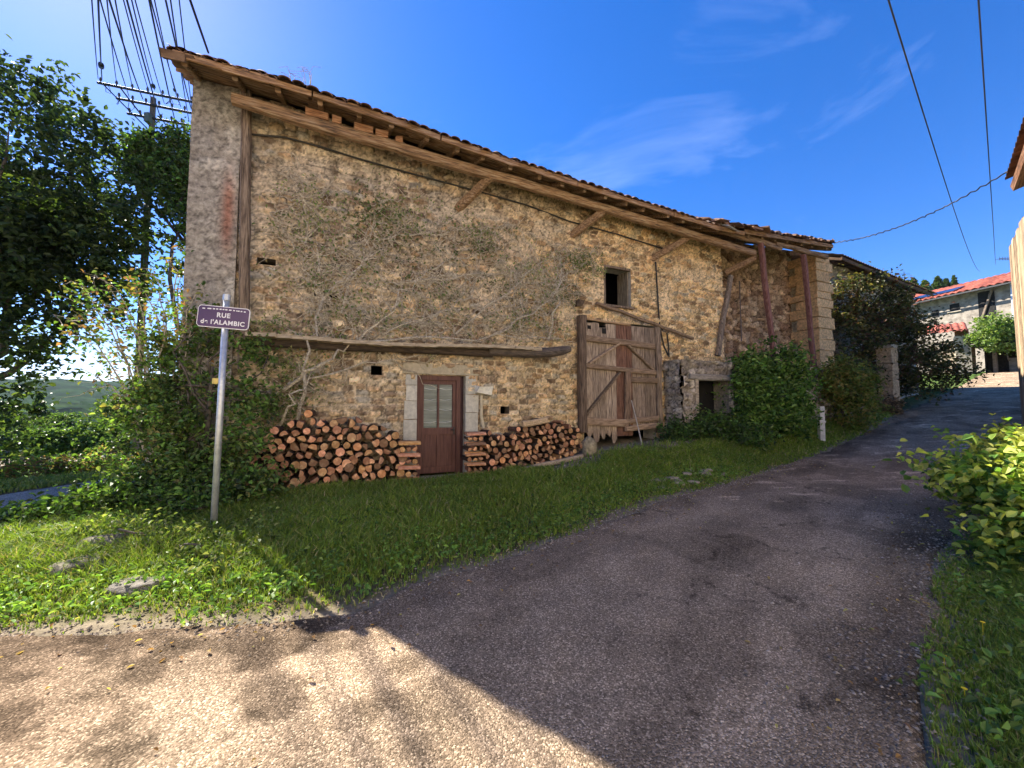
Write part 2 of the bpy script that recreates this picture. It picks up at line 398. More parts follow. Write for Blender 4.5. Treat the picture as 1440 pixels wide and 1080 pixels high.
# ground sheet (log-polar, fine near the camera, out to the horizon)
def make_ground():
    nr, na = 300, 620
    r = .35*np.exp(np.linspace(0, math.log(260/.35), nr))
    a = np.linspace(0, 2*math.pi, na, endpoint=False)
    X = r[:, None]*np.cos(a)[None, :]; Y = r[:, None]*np.sin(a)[None, :]
    Z = H(X, Y)+(fbm(X*2, Y*2, 1)-.5)*.06
    inr = poly_in(X, Y, ROAD) | poly_in(X, Y, LANE)
    de = np.minimum(np.minimum(edge_dist(X, Y, ROAD, 0), edge_dist(X, Y, ROAD, 1)), np.minimum(edge_dist(X, Y, LANE, 0), edge_dist(X, Y, LANE, 1)))
    Z = Z-np.where(inr, .03+.1*sm(.1, .4, de), 0)-.012
    # inside the barn footprint: keep low
    col = np.zeros(X.shape+(3,))
    n = fbm(X*.9, Y*.9, 2)[..., None]; n2 = fbm(X*5, Y*5, 4)[..., None]
    soil = np.array([.16, .12, .075]); green = np.array([.06, .085, .022]); dirt = np.array([.32, .26, .19])
    col = soil*(1-n)+green*n
    t = (X-P0[0])*DX+(Y-P0[1])*DY; q = (X-P0[0])*DY-(Y-P0[1])*DX
    dm = (sm(1.9, 2.6, t)*(1-sm(5.9, 7.2, t))*(1-sm(.9, 1.5, q+.25*(n[..., 0]-.5)*4)))
    dm = np.maximum(dm, (1-sm(.28, .75, q+(n2[..., 0]-.5)*.4))*sm(-3.8, -3.4, t)*.9*(q > -.2))
    dr = 1-sm(.05, .3, np.minimum(edge_dist(X, Y, ROAD, 0), edge_dist(X, Y, ROAD, 1))+(n2[..., 0]-.5)*.3)
    dm = np.maximum(dm, dr*.7)[..., None]
    col = col*(1-dm)+dirt*(.7+.6*n2)*dm
    far = sm(17, 40, np.hypot(X, Y))[..., None]
    col = col*(1-far)+np.array([.07, .11, .03])*(.7+.6*n)*far
    V = np.concatenate([np.stack([X, Y, Z], -1).reshape(-1, 3), [[0, 0, -.1]]])
    C_ = np.concatenate([col.reshape(-1, 3), [soil]])
    i = np.arange(nr-1)[:, None]*na+np.arange(na)[None, :]; j = np.arange(nr-1)[:, None]*na+(np.arange(na)[None, :]+1) % na
    Fq = np.stack([i, i+na, j+na, j], -1).reshape(-1, 4)
    ctr = np.stack([np.full(na, nr*na), np.arange(na), (np.arange(na)+1) % na], -1)
    m = mat('ground_soil', (.75, .75, .75), (1.2, 1.2, 1.2), rough=.95, scale=9, bump=.6, bscale=40, attr=True, bdist=.03, spec=0)
    o = np_mesh('ground', V, [Fq, ctr], m, col=C_, smooth=True); tag(o, kind='structure')
    # far country
    nr, na = 170, 500
    r = 255*np.exp(np.linspace(0, math.log(5200/255), nr)); a = np.linspace(0, 2*math.pi, na, endpoint=False)
    X = r[:, None]*np.cos(a)[None, :]; Y = r[:, None]*np.sin(a)[None, :]; Rr = np.hypot(X, Y)
    wood = sm(.47, .53, fbm(X/210+3, Y/120, 21)+.3*sm(1300, 1500, Rr)-.06*sm(950, 1050, Rr)*(1-sm(1200, 1300, Rr))+.06-.09*sm(500, 800, Rr)*(1-sm(800, 1100, Rr)))
    Z = H(X, Y)+wood*(8+9*vnoise(X/14, Y/14, 3))*1.0
    fld = vnoise(X/150+9, Y/90, 31)[..., None]
    col = (np.array([.12, .22, .04])*(1-fld)+np.array([.24, .32, .08])*fld)*(1-wood[..., None])+np.array([.02, .04, .015])*(.6+.9*vnoise(X/14, Y/14, 8)[..., None])*wood[..., None]
    i = np.arange(nr-1)[:, None]*na+np.arange(na)[None, :]; j = np.arange(nr-1)[:, None]*na+(np.arange(na)[None, :]+1) % na
    Fq = np.stack([i, i+na, j+na, j], -1).reshape(-1, 4)
    m = mat('hill_cover', (.8, .8, .8), (1.15, 1.15, 1.15), rough=1, scale=.05, bump=0, attr=True, spec=0)
    o = np_mesh('hills', np.stack([X, Y, Z-.6], -1).reshape(-1, 3), Fq, m, col=col.reshape(-1, 3), smooth=False); tag(o, kind='structure')
make_ground()

asph = voromat('asphalt_chippings', [(0, (.11, .095, .08)), (.45, (.20, .172, .148)), (.85, (.31, .265, .23)), (1, (.55, .49, .43))], 120, bump=.7, bdist=.008, spec=.01, rough=1)
def road_col(X, Y):
    n = fbm(X*.8, Y*.8, 12); n2 = fbm(X*3, Y*3, 14)
    c = np.ones(X.shape+(3,))*np.array([1.30, 1.13, .88])
    c = c*(.82+.4*n2[..., None])
    tan = (sm(.3, 1.6, -X-1.3+(n-.5)*2.4)*(1-sm(1.2, 2.9, -Y+3.0+(n-.5)*1.5)))*.9*sm(-3, -1, Y)
    el = edge_dist(X, Y, ROAD, 0)
    tan = np.maximum(tan, (1-sm(.1, .9, el+(n2-.5)*.6))*.55)[..., None]
    c = c*(1-tan)+np.array([.86, .72, .56])*(.75+.5*n2[..., None])*tan
    # patched, cracked tar on the corner and a darker band near the right edge
    dark = (sm(.53, .68, fbm(X*2.2-3, Y*3.4, 18))*sm(.4, 1.4, -X-.1)*(1-sm(2.6, 3.6, -X))*sm(1.2, 1.9, Y))[..., None]
    c = c*(1-.62*dark)
    er = edge_dist(X, Y, ROAD, 1); b = (1-sm(.15, .75, er+(n-.5)*.5))[..., None]
    c = c*(1-.3*b)
    mid = sm(.55, .75, fbm(X*.5+.5*Y, (Y-X)*1.6, 22))[..., None]
    c = c*(1-.28*mid)
    wheel = np.abs(edge_dist(X, Y, ROAD, 0)-.75); wheel = np.minimum(wheel, np.abs(er-.7))
    c = c*(1+.14*np.exp(-(wheel/.28)**2))[..., None]
    tar = sm(.5, .62, fbm(X*3.1+2, Y*5.2, 83, 4))*sm(-.1, .9, -X+.1)*(1-sm(3.0, 4.2, -X))*sm(1.5, 2.0, Y)*(1-sm(2.7, 3.0, Y)); c = c*(1-.5*tar)[..., None]
    crk = np.abs(fbm(X*1.1+5, Y*1.1, 61, 5)-.5); c = c*(1-.5*((crk < .006) & (n > .52)))[..., None]
    pat = ((fbm(X*.9+7, Y*.9, 71, 2) > .68))[..., None]; c = np.where(pat, c*.78, c)
    sp = ((fbm(X*1.7, Y*6, 33) > .71) & (Y > 5))[..., None]
    return np.where(sp, c*1.8, c)
tag(strip('road', ROAD, 90, .05, asph, road_col, wob=.16), kind='structure')
lane_m = voromat('lane_chippings', [(0, (.14, .12, .1)), (.5, (.27, .24, .2)), (1, (.5, .46, .4))], 60, bump=.5, spec=.01, rough=1)
tag(strip('lane', LANE, 24, .12, lane_m, lambda X, Y: np.ones(X.shape+(3,))*(.8+.4*fbm(X*2, Y*2, 3)[..., None]), wob=.15), kind='structure')

# ---------------------------------------------------------------- stonework
def stone_field(u, v, cw, chh, seed, jit=.32, pw=3.0):
    """rounded-rectangular rubble: returns edge distance, stone id hashes"""
    vv = v/chh+.35*(fbm(u*.7, v*.5, seed+1, 2)-.5)
    uu = u/cw
    r0 = np.floor(vv)
    F1 = np.full(u.shape, 9.); F2 = np.full(u.shape, 9.); I1 = np.zeros(u.shape); J1 = np.zeros(u.shape)
    for dr in (-1, 0, 1):
        row = r0+dr; sh = hsh(row, 3., seed)*7
        c0 = np.floor(uu+sh)
        for dc in (-1, 0, 1):
            c = c0+dc
            px = c+.5+jit*2*(hsh(c, row, seed+2)-.5)*1.2-sh; py = row+.5+jit*(hsh(c, row, seed+5)-.5)*1.1
            d = (np.abs(uu-px)**pw+np.abs(vv-py)**pw)**(1/pw)
            nw = d < F1
            F2 = np.where(nw, F1, np.minimum(F2, d)); I1 = np.where(nw, c, I1); J1 = np.where(nw, row, J1); F1 = np.where(nw, d, F1)
    return F2-F1, hsh(I1, J1, seed+11), hsh(I1, J1, seed+17)
STONES = np.array([(.56, .42, .26), (.62, .49, .32), (.46, .38, .27), (.34, .25, .17), (.68, .56, .39), (.50, .35, .21), (.42, .39, .33), (.26, .19, .13)])
MORTAR = np.array([.68, .58, .44])
stone_m = mat('stone_masonry', (.58, .57, .56), (1.38, 1.36, 1.32), rough=.93, scale=15, detail=9, bump=1.0, bscale=38, attr=True, bdist=.03, spec=.12, contrast=(.33, .67))
def stone_wall(name, u0, u1, v0, v1, parent, y=0, holes=(), res=.03, cw=.27, ch=.15, seed=1, relief=.035, mort=.5, colf=None,
               irr=0, hidf=None, vtop=None, mortar=MORTAR, pal=STONES, depthf=None, axis='x', edge0=True):
    """stone facing in the local x-z plane at local y, facing -y; holes are (u0,u1,v0,v1)"""
    us = np.arange(u0, u1+res*.5, res); vs = np.arange(v0, v1+res*.5, res)
    ex = [h[k] for h in holes for k in (0, 1)]; ev = [h[k] for h in holes for k in (2, 3)]
    for e in ex+[u1]: us[np.argmin(abs(us-e))] = e
    for e in ev: vs[np.argmin(abs(vs-e))] = e
    U, Vv = np.meshgrid(us, vs)
    irr = irr(U, Vv) if callable(irr) else irr; wx = (fbm(U*3, Vv*3, seed+41, 2)-.5)*.35*irr*cw*2; wz = (fbm(U*3, Vv*3, seed+43, 2)-.5)*.35*irr*ch*3
    ed, h1, h2 = stone_field(U+wx, Vv+wz, cw, ch, seed, .32+.2*irr, 3-irr)
    wob = (fbm(U*14, Vv*14, seed+3, 3)-.5)
    m_ = sm(.05, .05+.22*mort+.02, ed+wob*.12)
    big = fbm(U*.8, Vv*.8, seed+8, 3)
    hid = sm(.42, .62, fbm(U*1.6, Vv*2.2, seed+23, 3)-.04)       # places where the pointing covers the stones
    m_ = m_*(1-hid*mort*(hidf(U, Vv) if hidf else 1))
    dep = relief*1.6*(m_*(.5+.9*h1)-.3)+wob*.02+(big-.5)*.05
    near = np.ones(U.shape)
    for a, b, c, d in holes:
        dx = np.maximum(np.maximum(a-U, U-b), 0); dz = np.maximum(np.maximum(c-Vv, Vv-d), 0)
        near = np.minimum(near, sm(0, .07, np.hypot(dx, dz)))
    dep = dep*near
    idx = np.clip((h2*len(pal)).astype(int), 0, len(pal)-1)
    col = pal[idx]*(.62+.72*h1[..., None])
    col = col*m_[..., None]+mortar*(.8+.5*(wob[..., None]+.5))*(1-m_[..., None])
    gap = ((ed < .07) & (fbm(U*3, Vv*3, seed+31) > .47) & (relief > .025))[..., None]
    col = np.where(gap, col*.38, col)
    pit = sm(.60, .70, fbm(U*26, Vv*26, seed+51, 3))[..., None]; col = col*(1-.5*pit)
    if colf is not None: col = col*colf(U, Vv)
    if depthf is not None: dep = dep+depthf(U, Vv)
    zz = Vv
    if vtop is not None:
        top = vtop(U); zz = np.minimum(Vv, top)
    P = np.stack([U, y-dep, zz], -1).reshape(-1, 3)
    nu = len(us); nv = len(vs)
    i = (np.arange(nv-1)[:, None]*nu+np.arange(nu-1)[None, :])
    Fq = np.stack([i, i+1, i+nu+1, i+nu], -1).reshape(-1, 4)
    cu = (us[:-1]+us[1:])/2; cv = (vs[:-1]+vs[1:])/2; CU, CV = np.meshgrid(cu, cv)
    keep = np.ones(CU.shape, bool)
    for a, b, c, d in holes: keep &= ~((CU > a) & (CU < b) & (CV > c) & (CV < d))
    if vtop is not None: keep &= CV < vtop(CU)+res
    o = np_mesh(name, P, Fq[keep.ravel()], stone_m, parent, col=col.reshape(-1, 3), smooth=True)
    return o
wood_grey = mat('weathered_timber', (.10, .075, .055), (.33, .26, .19), rough=.85, scale=3, stretch=(1, 1, 1), bump=.5, bscale=30, attr=True, c3=(.2, .15, .11))
def woodmat(name, c1, c2, st, sc=6, bump=.5, rough=.85, c3=None, spec=.3): return mat(name, c1, c2, rough=rough, scale=sc, stretch=st, bump=bump, bscale=sc*2.5, attr=True, c3=c3, spec=spec)
beam_m = woodmat('eave_timber', (.07, .05, .037), (.38, .29, .20), (.6, 7, 7), 5, c3=(.27, .16, .085))
vert_m = woodmat('upright_boards', (.05, .035, .026), (.37, .29, .215), (12, 12, .8), 4, c3=(.22, .165, .12))
rail_m = woodmat('gate_rails', (.10, .07, .045), (.27, .2, .14), (1, 8, 8), 5)
dark_m = mat('dark_interior', (.012, .011, .01), (.02, .018, .016), bump=0)  # shade of interiors and holes put into a near-black colour
# ================================================================ the old barn (local frame: x along the front, -y outward)
barn = empty('stone_barn', (P0[0], P0[1], 0), ANG, 'long old rubble stone barn with sagging timber eaves, plank gate and brown door', 'barn')
ET = [-5.2, -4.6, -2.9, -1.2, 1, 4, 7.4, 8.6, 12.4, 14.6]; EZ = [7.05, 7.06, 7.05, 6.95, 6.76, 6.6, 6.45, 6.5, 6.74, 6.82]
SL = .45
def ez(t): return np.interp(t, ET, EZ)
def roofz(t, o): return ez(t)+SL*(.9-o)
HD = (-.5, .53, .0, 2.24); HW = (4.25, 5.13, 4.17, 5.28); HG = (3.6, 5.9, .3, 3.78)
v1 = wt(529, 521); v2 = wt(710, 577); v3 = wt(458, 413); v4 = wt(352, 365)
HV1 = (v1[0]-.1, v1[0]+.12, v1[1]-.09, v1[1]+.1); HV2 = (v2[0]-.11, v2[0]+.11, v2[1]-.08, v2[1]+.09)
HV3 = (v3[0]-.2, v3[0]+.2, v3[1]-.07, v3[1]+.08); HV4 = (v4[0]+.1, v4[0]+.4, v4[1]-.06, v4[1]+.06)
def barn_col(U, Vv):
    n = fbm(U*.45, Vv*.5, 41, 3)
    gold = sm(-1.5, 6, U+(n-.5)*3)[..., None]
    c = np.array([1.04, 1.01, .98])*(1-gold)+np.array([1.24, 1.10, .86])*gold  # warm bounce light on the right, greyer left, put into the stone tint
    c = c*(.78+.42*n[..., None])
    foot_tone = (1-sm(.25, 1.2, Vv+(n-.5)*1.2))[..., None]
    c = c*(1-.25*foot_tone)  # wall tone darkens towards its foot
    st = (fbm(U*5, Vv*.5, 47, 3)*sm(4.9, 6.6, Vv)+.0)[..., None]
    return c*(1-.35*sm(.35, .7, st))
def course_depth(U, Vv): return 0*U
stone_wall('wall', -3.72, 8.62, -.35, 7.5, barn, 0, (HD, HW, HG, HV1, HV2, HV3, HV4), res=.026, irr=lambda U, Vv: -.6+1.25*sm(2.2, 3.6, Vv+.5*(fbm(U, Vv, 9)-.5)), cw=.25, ch=.125, seed=3, colf=barn_col,
           vtop=lambda t: roofz(t, 0)-.16, mort=.72, hidf=lambda U, Vv: .15+.85*sm(1.8, 3.6, Vv+.25*U*0))
# masses behind the facing, reveals of the openings
mb = MB(2)
pl = (.52, .47, .39)
def reveal(h, d=.5, col=pl):
    a, b, c, e = h
    vs = [(a, 0.004, c), (b, 0.004, c), (b, 0.004, e), (a, 0.004, e), (a, d, c), (b, d, c), (b, d, e), (a, d, e)]
    mb.add(vs, [(0, 4, 5, 1), (1, 5, 6, 2), (2, 6, 7, 3), (3, 7, 4, 0)], col)
for h in (HD, HW, HG, HV1, HV2, HV3, HV4):
    mb = MB(2); reveal(h, .5 if h in (HD, HW, HG) else .3, pl if h in (HD, HW, HG) else (.2, .16, .12)); mb.build('opening_reveal', mat('reveal_plaster', (.7, .7, .7), (1.1, 1.1, 1.1), scale=9, bump=.4, attr=True), barn)
DEP = 9.0; RID = 4.5
mb = MB(3)
def slab(t0, t1, y0, y1, z0, z1a, z1b=None, col=(.42, .34, .23)):
    z1b = z1a if z1b is None else z1b
    mb.add([(t0, y0, z0), (t1, y0, z0), (t1, y1, z0), (t0, y1, z0), (t0, y0, z1a), (t1, y0, z1a), (t1, y1, z1b), (t0, y1, z1b)],
           [(0, 3, 2, 1), (4, 5, 6, 7), (0, 1, 5, 4), (1, 2, 6, 5), (2, 3, 7, 6), (3, 0, 4, 7)], col)
def zr_(t, y): return float(ez(t))+SL*(.9+y)-.2 if y <= RID else float(ez(t))+SL*(.9+2*RID-y)-.2
for t0, t1 in ((-4.3, -3.8), (13.4, 14.2)):
    y00 = .55 if t0 < 0 else 1.3
    slab(t0, t1, y00, RID, -1, zr_(t0, y00), zr_(t0, RID)); slab(t0, t1, RID, DEP, -1, zr_(t0, RID), zr_(t0, DEP))
slab(-3.8, 13.4, DEP-.5, DEP, -1, zr_(0, DEP-.5)-.2)
slab(8.1, 8.6, .05, 1.5, 2, zr_(8.4, .05), zr_(8.4, 1.5))
mb.build('gable_walls', stone_m, barn)
mb = MB(4); slab(-3.8, 13.4, 1.6, 1.7, -.5, 6.6, col=(1, 1, 1)); mb.build('barn_dark', dark_m, barn)  # near-black sheet standing in for the shade inside the barn
# plastered corner pillar
def pill_col(U, Vv):
    n = fbm(U*2, Vv*1.2, 61, 4)[..., None]
    c = np.array([1, 1, 1.0])*(.7+.55*n)
    sx, sz = wt(320, 300, .12)
    rust = (np.exp(-((U-sx)/.09)**2)*np.exp(-np.maximum(0, np.abs(Vv-sz)-.2)**2/.25))[..., None]
    sx2, sz2 = wt(322, 275, .12)
    return c*(1-rust*.75)+np.array([.95, .38, .26])*rust*.75
gp = np.array([(.46, .42, .36), (.5, .45, .38), (.43, .39, .34)])
stone_wall('corner_pillar', -4.42, -3.7, -.4, 7.6, barn, -.1, (), res=.03, cw=.9, ch=.55, seed=9, relief=.008, mort=.9, colf=pill_col,
           mortar=np.array([.36, .32, .27]), pal=gp, vtop=lambda t: roofz(t, .1)-.1)
mb = MB(5); mb.box((-4.06, .22, 3.5), (.70, .6, 7.6), col=(.4, .35, .29)); mb.build('pillar_core', stone_m, barn)
# column at the right end: dressed quoins
mb = MB(6); z = -.3; k = 0; r_ = random.Random(4)
while z < roofz(13.8, 0)-.2:
    h = r_.uniform(.26, .42); wd = .95 if k % 2 else .8; dd = .7 if k % 2 else .95
    c = r_.uniform(.85, 1.15); mb.box((13.37+wd/2+r_.uniform(-.015, .015), -.02+dd/2, z+h/2), (wd, dd, h-.018), col=(.66*c, .44*c, .23*c), jit=.018); z += h; k += 1
mb.box((13.85, .5, 3.4), (.72, .9, 7.2), col=(.45, .38, .26))
mb.build('quoin_column', stone_m, barn)
# loggia: recessed rubble wall, terrace, posts
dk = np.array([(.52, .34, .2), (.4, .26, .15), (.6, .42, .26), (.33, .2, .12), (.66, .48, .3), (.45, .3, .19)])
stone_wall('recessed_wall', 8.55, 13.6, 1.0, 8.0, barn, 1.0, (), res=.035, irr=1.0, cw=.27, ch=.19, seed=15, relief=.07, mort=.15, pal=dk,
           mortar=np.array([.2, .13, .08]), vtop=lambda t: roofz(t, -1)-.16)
TO = .62; TZ = 2.82
hx0, hz1 = wt(979, 534, TO); hx1, _ = wt(1024, 536, TO)
HT = (hx0, hx1, .3, hz1)
gs = np.array([(.50, .43, .34), (.40, .34, .28), (.58, .5, .39), (.30, .25, .2), (.44, .37, .29)])
stone_wall('terrace_wall', 6.2, 13.9, -.2, TZ, barn, -TO, (HT,), res=.035, irr=.8, cw=.26, ch=.16, seed=22, relief=.06, mort=.12, pal=gs, mortar=np.array([.3, .26, .2]))
mb = MB(7)
reveal(HT, .5, (.3, .26, .2))
for f in mb.v[-8:]: pass
mb.v = [(x, y-TO, z) for x, y, z in mb.v]
mb.box((10.05, .2, TZ-.05), (7.7, 1.6, .07), col=(.34, .3, .25), jit=.01)
mb.build('terrace_slab', stone_m, barn)
sw = stone_wall('terrace_side', 0, TO+.02, -.2, TZ, barn, 0, (), res=.035, cw=.28, ch=.17, seed=25, relief=.05, mort=.35, pal=gs, mortar=np.array([.38, .34, .28]))
sw.rotation_euler = (0, 0, -math.pi/2); sw.location = (6.2, 0, 0)
mb = MB(8); mb.beam((hx0-.3, -TO-.03, hz1+.08), (hx1+.35, -TO-.03, hz1+.06), .14, .17, wob=.012); mb.box((hx0-.07, -TO-.03, 1.2), (.12, .1, 2.2), col=(1.3, 1.2, 1.05), jit=.01)
mb.build('terrace_lintel', woodmat('grey_lintel', (.16, .14, .12), (.4, .35, .29), (1, 7, 7)), barn)
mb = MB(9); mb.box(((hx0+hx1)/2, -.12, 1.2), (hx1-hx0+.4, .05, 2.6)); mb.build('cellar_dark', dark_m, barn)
red_m = woodmat('painted_post', (.13, .045, .035), (.30, .15, .12), (10, 10, 1), 4)
for i, (a, b) in enumerate(((L(1069, 340, .72), L(1088, 476, .5)), (L(1130, 358, .72), L(1143, 492, .5)))):
    mb = MB(20+i); b.z = TZ-.02; mb.beam(a, b, .13, .13, 8, .015, up=(0, 1, 0)); mb.build('post', red_m, barn)
mb = MB(22); mb.beam(L(1027, 388, .05), L(1009, 500, .12), .14, .13, 6, .012, up=(0, 1, 0)); mb.build('leaning_strut', vert_m, barn)
mb = MB(23); mb.tube([L(1040, 395, -.85), L(1041, 430, -.85), L(1043, 480, -.8)], .02); mb.build('downpipe', mat('pipe_metal', (.12, .1, .09), (.25, .2, .18), scale=20), barn)

# roof: wavy canal tiles over boards, rafters, purlins
def sheet(name, ts, os_, zf, m, colf, smooth=True, back=False):
    T, O = np.meshgrid(ts, os_)
    X, Z = zf(T, O)
    Yl = -O
    P = np.stack([X, Yl, Z], -1).reshape(-1, 3); nu = len(ts); nv = len(os_)
    i = (np.arange(nv-1)[:, None]*nu+np.arange(nu-1)[None, :])
    return np_mesh(name, P, np.stack([i, i+1, i+nu+1, i+nu], -1).reshape(-1, 4), m, barn, col=colf(T, O).reshape(-1, 3), smooth=smooth)
tile_m = mat('old_roof_tiles', (.55, .5, .47), (1.2, 1.1, 1.0), rough=.9, scale=7, bump=.5, attr=True)
def skew(T, O):
    T = np.minimum(T, 12.65+np.clip(.9-O, 0, .95)*1.9)      # the right-hand verge is cut back towards the eave
    return T-np.clip((-3.2-T)/1.2, 0, 1)*np.maximum(0, .9-O)*.07      # gable runs slightly askew
TW = .21
def tz(T, O):
    row = np.floor((.9-O)/.34); fr = (.9-O)/.34-row
    col_ = np.floor(T/TW)
    j = (hsh(col_, row, 5)-.5)*.03; e = np.where(O > .8, (hsh(col_, 0*row, 8)-.55)*.12, 0)
    step = np.where(T > 7.45, .11+.05*(hsh(col_, row, 2)-.5)*2, 0)
    Z = ez(T)+SL*(.9-O)+.055*np.abs(np.sin(math.pi*T/TW))**.7+.03*(1-fr)+j+.02+step
    return skew(T, O), Z-e*.45
ts = np.arange(-4.5, 14.75, TW/6); os_ = np.concatenate([[.97, .9], np.arange(.85, -RID, -.17), [-RID]])
def tcol(T, O):
    c = np.array([.24, .15, .10])*(.55+.9*hsh(np.floor(T/TW), np.floor((.9-O)/.34), 3)[..., None])
    g = sm(.45, .65, fbm(T*1.1, O*1.1, 4))[..., None]
    return c*(1-.6*g)+np.array([.2, .18, .14])*.6*g
sheet('roof', ts, os_, tz, tile_m, tcol)
sheet('rear_roof_slope', np.arange(-4.5, 14.75, .3), -np.linspace(RID, DEP+.8, 12), lambda T, O: (skew(T, np.full_like(O, -RID)), ez(T)+SL*(.9+2*RID+O)+.05), tile_m, tcol)
# second skin: tile undersides that show as ragged ends along the eave
def tile_ends(name, t0, t1, o0, ln, dz, seed, parent):
    mb = MB(seed); r = random.Random(seed); t = t0
    while t < t1:
        oo = o0+r.uniform(-.06, .07); z0 = float(roofz(t, oo))+dz+r.uniform(-.012, .015)+(.11+r.uniform(-.04, .05) if t > 7.45 else 0)
        n = 6; vs = []; c = r.uniform(.45, 1.3); rad = TW*.48
        for (o_, dzz) in ((oo, 0), (oo-ln, SL*ln)):
            for rr in (rad, rad-.018):
                for k in range(n+1):
                    a = math.pi*k/n; vs.append((t+math.cos(a)*rr, -o_, z0+dzz+math.sin(a)*rr*.62))
        m_ = n+1; fs = []
        for k in range(n):
            fs += [(k, k+1, 2*m_+k+1, 2*m_+k), (m_+k, 3*m_+k, 3*m_+k+1, m_+k+1), (k, m_+k, m_+k+1, k+1)]
        mb.add(vs, fs, (.25*c, .155*c, .105*c)); t += TW*r.uniform(.94, 1.06)
    return mb.build(name, tile_m, parent)
tile_ends('eave_tiles', -4.4, 12.65, 1.0, .4, .03, 31, barn)
# verge on the left gable: tile ends stepping back up the slope
mb = MB(32); r = random.Random(3)
for k in range(15):
    o = .9-k*.34; t = float(skew(np.array(-4.5), np.array(o)))
    z = float(roofz(-4.5, o))+.0
    c = r.uniform(.5, 1.1)
    mb.box((t+.16+r.uniform(-.07, .04), -o+.1, z+.03), (.42, .34, .045), Euler((math.atan(SL)+.1, r.uniform(-.15, .15), r.uniform(-.1, .1))), (.24*c, .16*c, .12*c), jit=.02)
    if k < 13: mb.box((t+.12+r.uniform(-.1, .02), -o, z-.06), (.32, .12, .1), Euler((math.atan(SL), 0, r.uniform(-.1, .1))), (.3*c, .2*c, .13*c), jit=.015)
mb.build('verge_tiles', tile_m, barn)
sheet('roof_boards', np.arange(-4.4, 14.5, .1), np.linspace(.88, -2.2, 16), lambda T, O: (skew(T, O), ez(T)+SL*(.9-O)-.035+np.where(T > 7.45, .06, 0)), woodmat('roof_boarding', (.07, .045, .03), (.2, .13, .08), (.6, 8, 8)), lambda T, O: np.ones(T.shape+(3,))*(.55+.7*hsh(np.floor(O/.2), np.floor(T/2.3), 3)[..., None]), smooth=False)
r = random.Random(12)
t = -4.3
while t < 12.6:
    mb = MB(int(t*10)+100); o = .84+r.uniform(-.06, .05); a = r.uniform(.75, 1.2)
    up = .05 if t > 7.45 else 0
    tt = float(skew(np.array(t), np.array(-1.0)))
    mb.beam((t, -o, float(roofz(t, o))-.10+up), (t+(tt-t), 1.0, float(roofz(t, -1))-.12+up), .085, .1, 3, .01, col=(a, a, a)); mb.build('rafter', beam_m, barn)
    t += r.uniform(.55, .7)
mb = MB(33); t = -4.42
while t < 12.5:
    t1 = min(t+r.uniform(1.6, 3.4), 12.6); u = .06 if t > 7.4 else 0; c = r.uniform(.9, 1.35)
    n = max(2, int((t1-t)/.5)); 
    for i in range(n):
        a_ = t+(t1-t)*i/n; b_ = t+(t1-t)*(i+1)/n
        mb.beam((a_, -.93, float(ez(a_))-.035+u), (b_+.005, -.93, float(ez(b_))-.035+u+r.uniform(-.008, .008)), .035, r.uniform(.09, .13), 1, 0, col=(c, c*.92, c*.82), ch=.06)
    t = t1+r.uniform(0, .04)
mb.build('eave_board', beam_m, barn)
mb = MB(34)                       # lath strips seen between board and purlin
for o in (.72, .58, .3, .1): 
    t = -4.35
    while t < 12.3:
        t1 = min(t+r.uniform(1.2, 2.6), 12.6); c = r.uniform(.5, 1.15)
        mb.beam((t, -o, float(roofz(t, o))-.055), (t1, -o+r.uniform(-.03, .03), float(roofz(t1, o))-.05), .1, .03, 1, 0, col=(c, c, c)); t = t1+r.uniform(0, .4)
mb.build('roof_laths', beam_m, barn)
PT = [-3.75, -3.46, 1.1, 4.36, 9.35]; PZ = [6.82, 6.80, 6.60, 6.44, 6.14]
def pz(t): return float(np.interp(t, PT, PZ))
for i, (a, b) in enumerate(((-3.75, 1.05), (.95, 5.6), (5.5, 9.35))):
    mb = MB(40+i); c = 1.1 if i != 1 else 1.25
    mb.beam((a, -.5-.02*i, pz(a)+.01*i), (b, -.5-.02*i, pz(b)+.01*i), .16, .19, 9, .014, col=(c*.95, c*.93, c*.9)); mb.build('purlin', beam_m, barn)
mb = MB(44); mb.beam((7.7, -.72, 6.52), (10.3, -.72, 6.42), .12, .14, 5, .02); mb.beam((10.0, -.74, 6.5), (12.6, -.74, 6.5), .13, .14, 6, .02); mb.build('purlin', beam_m, barn)
mb = MB(45)
for x0, x1, y0 in ((430, 462, 178), (497, 525, 201), (528, 545, 209), (556, 566, 205), (466, 480, 186)):
    a = L(x0, y0, .48); b = L(x1, y0, .48); mb.box(((a.x+b.x)/2, -.48, pz(a.x)+.17), (abs(b.x-a.x), .14, .13), col=(1.5, 1.2, 1.1), jit=.015)
mb.build('packing_blocks', beam_m, barn)
for i, (a, b) in enumerate(((L(643, 293, 0), L(690, 248, .5)), (L(800, 334, 0), L(850, 296, .5)), (L(914, 366, 0), L(975, 329, .5)), (L(1022, 384, 0), L(1062, 362, .55)))):
    mb = MB(50+i); a.y = .06; mb.beam(a, b, .15, .17, 5, .01, col=(1.0, .95, .85)); mb.build('brace', beam_m, barn)
mb = MB(55); mb.beam(L(347, 108, .16), L(343, 492, .16), .14, .16, 12, .01, up=(0, 1, 0), col=(.9, .85, .8)); mb.build('upright_timber', vert_m, barn)
mb = MB(56); mb.tube([L(341, 112, .2), L(339, 250, .21), L(337, 420, .2), L(335, 520, .2)], .016); mb.build('rain_pipe', MATS['pipe_metal'], barn)
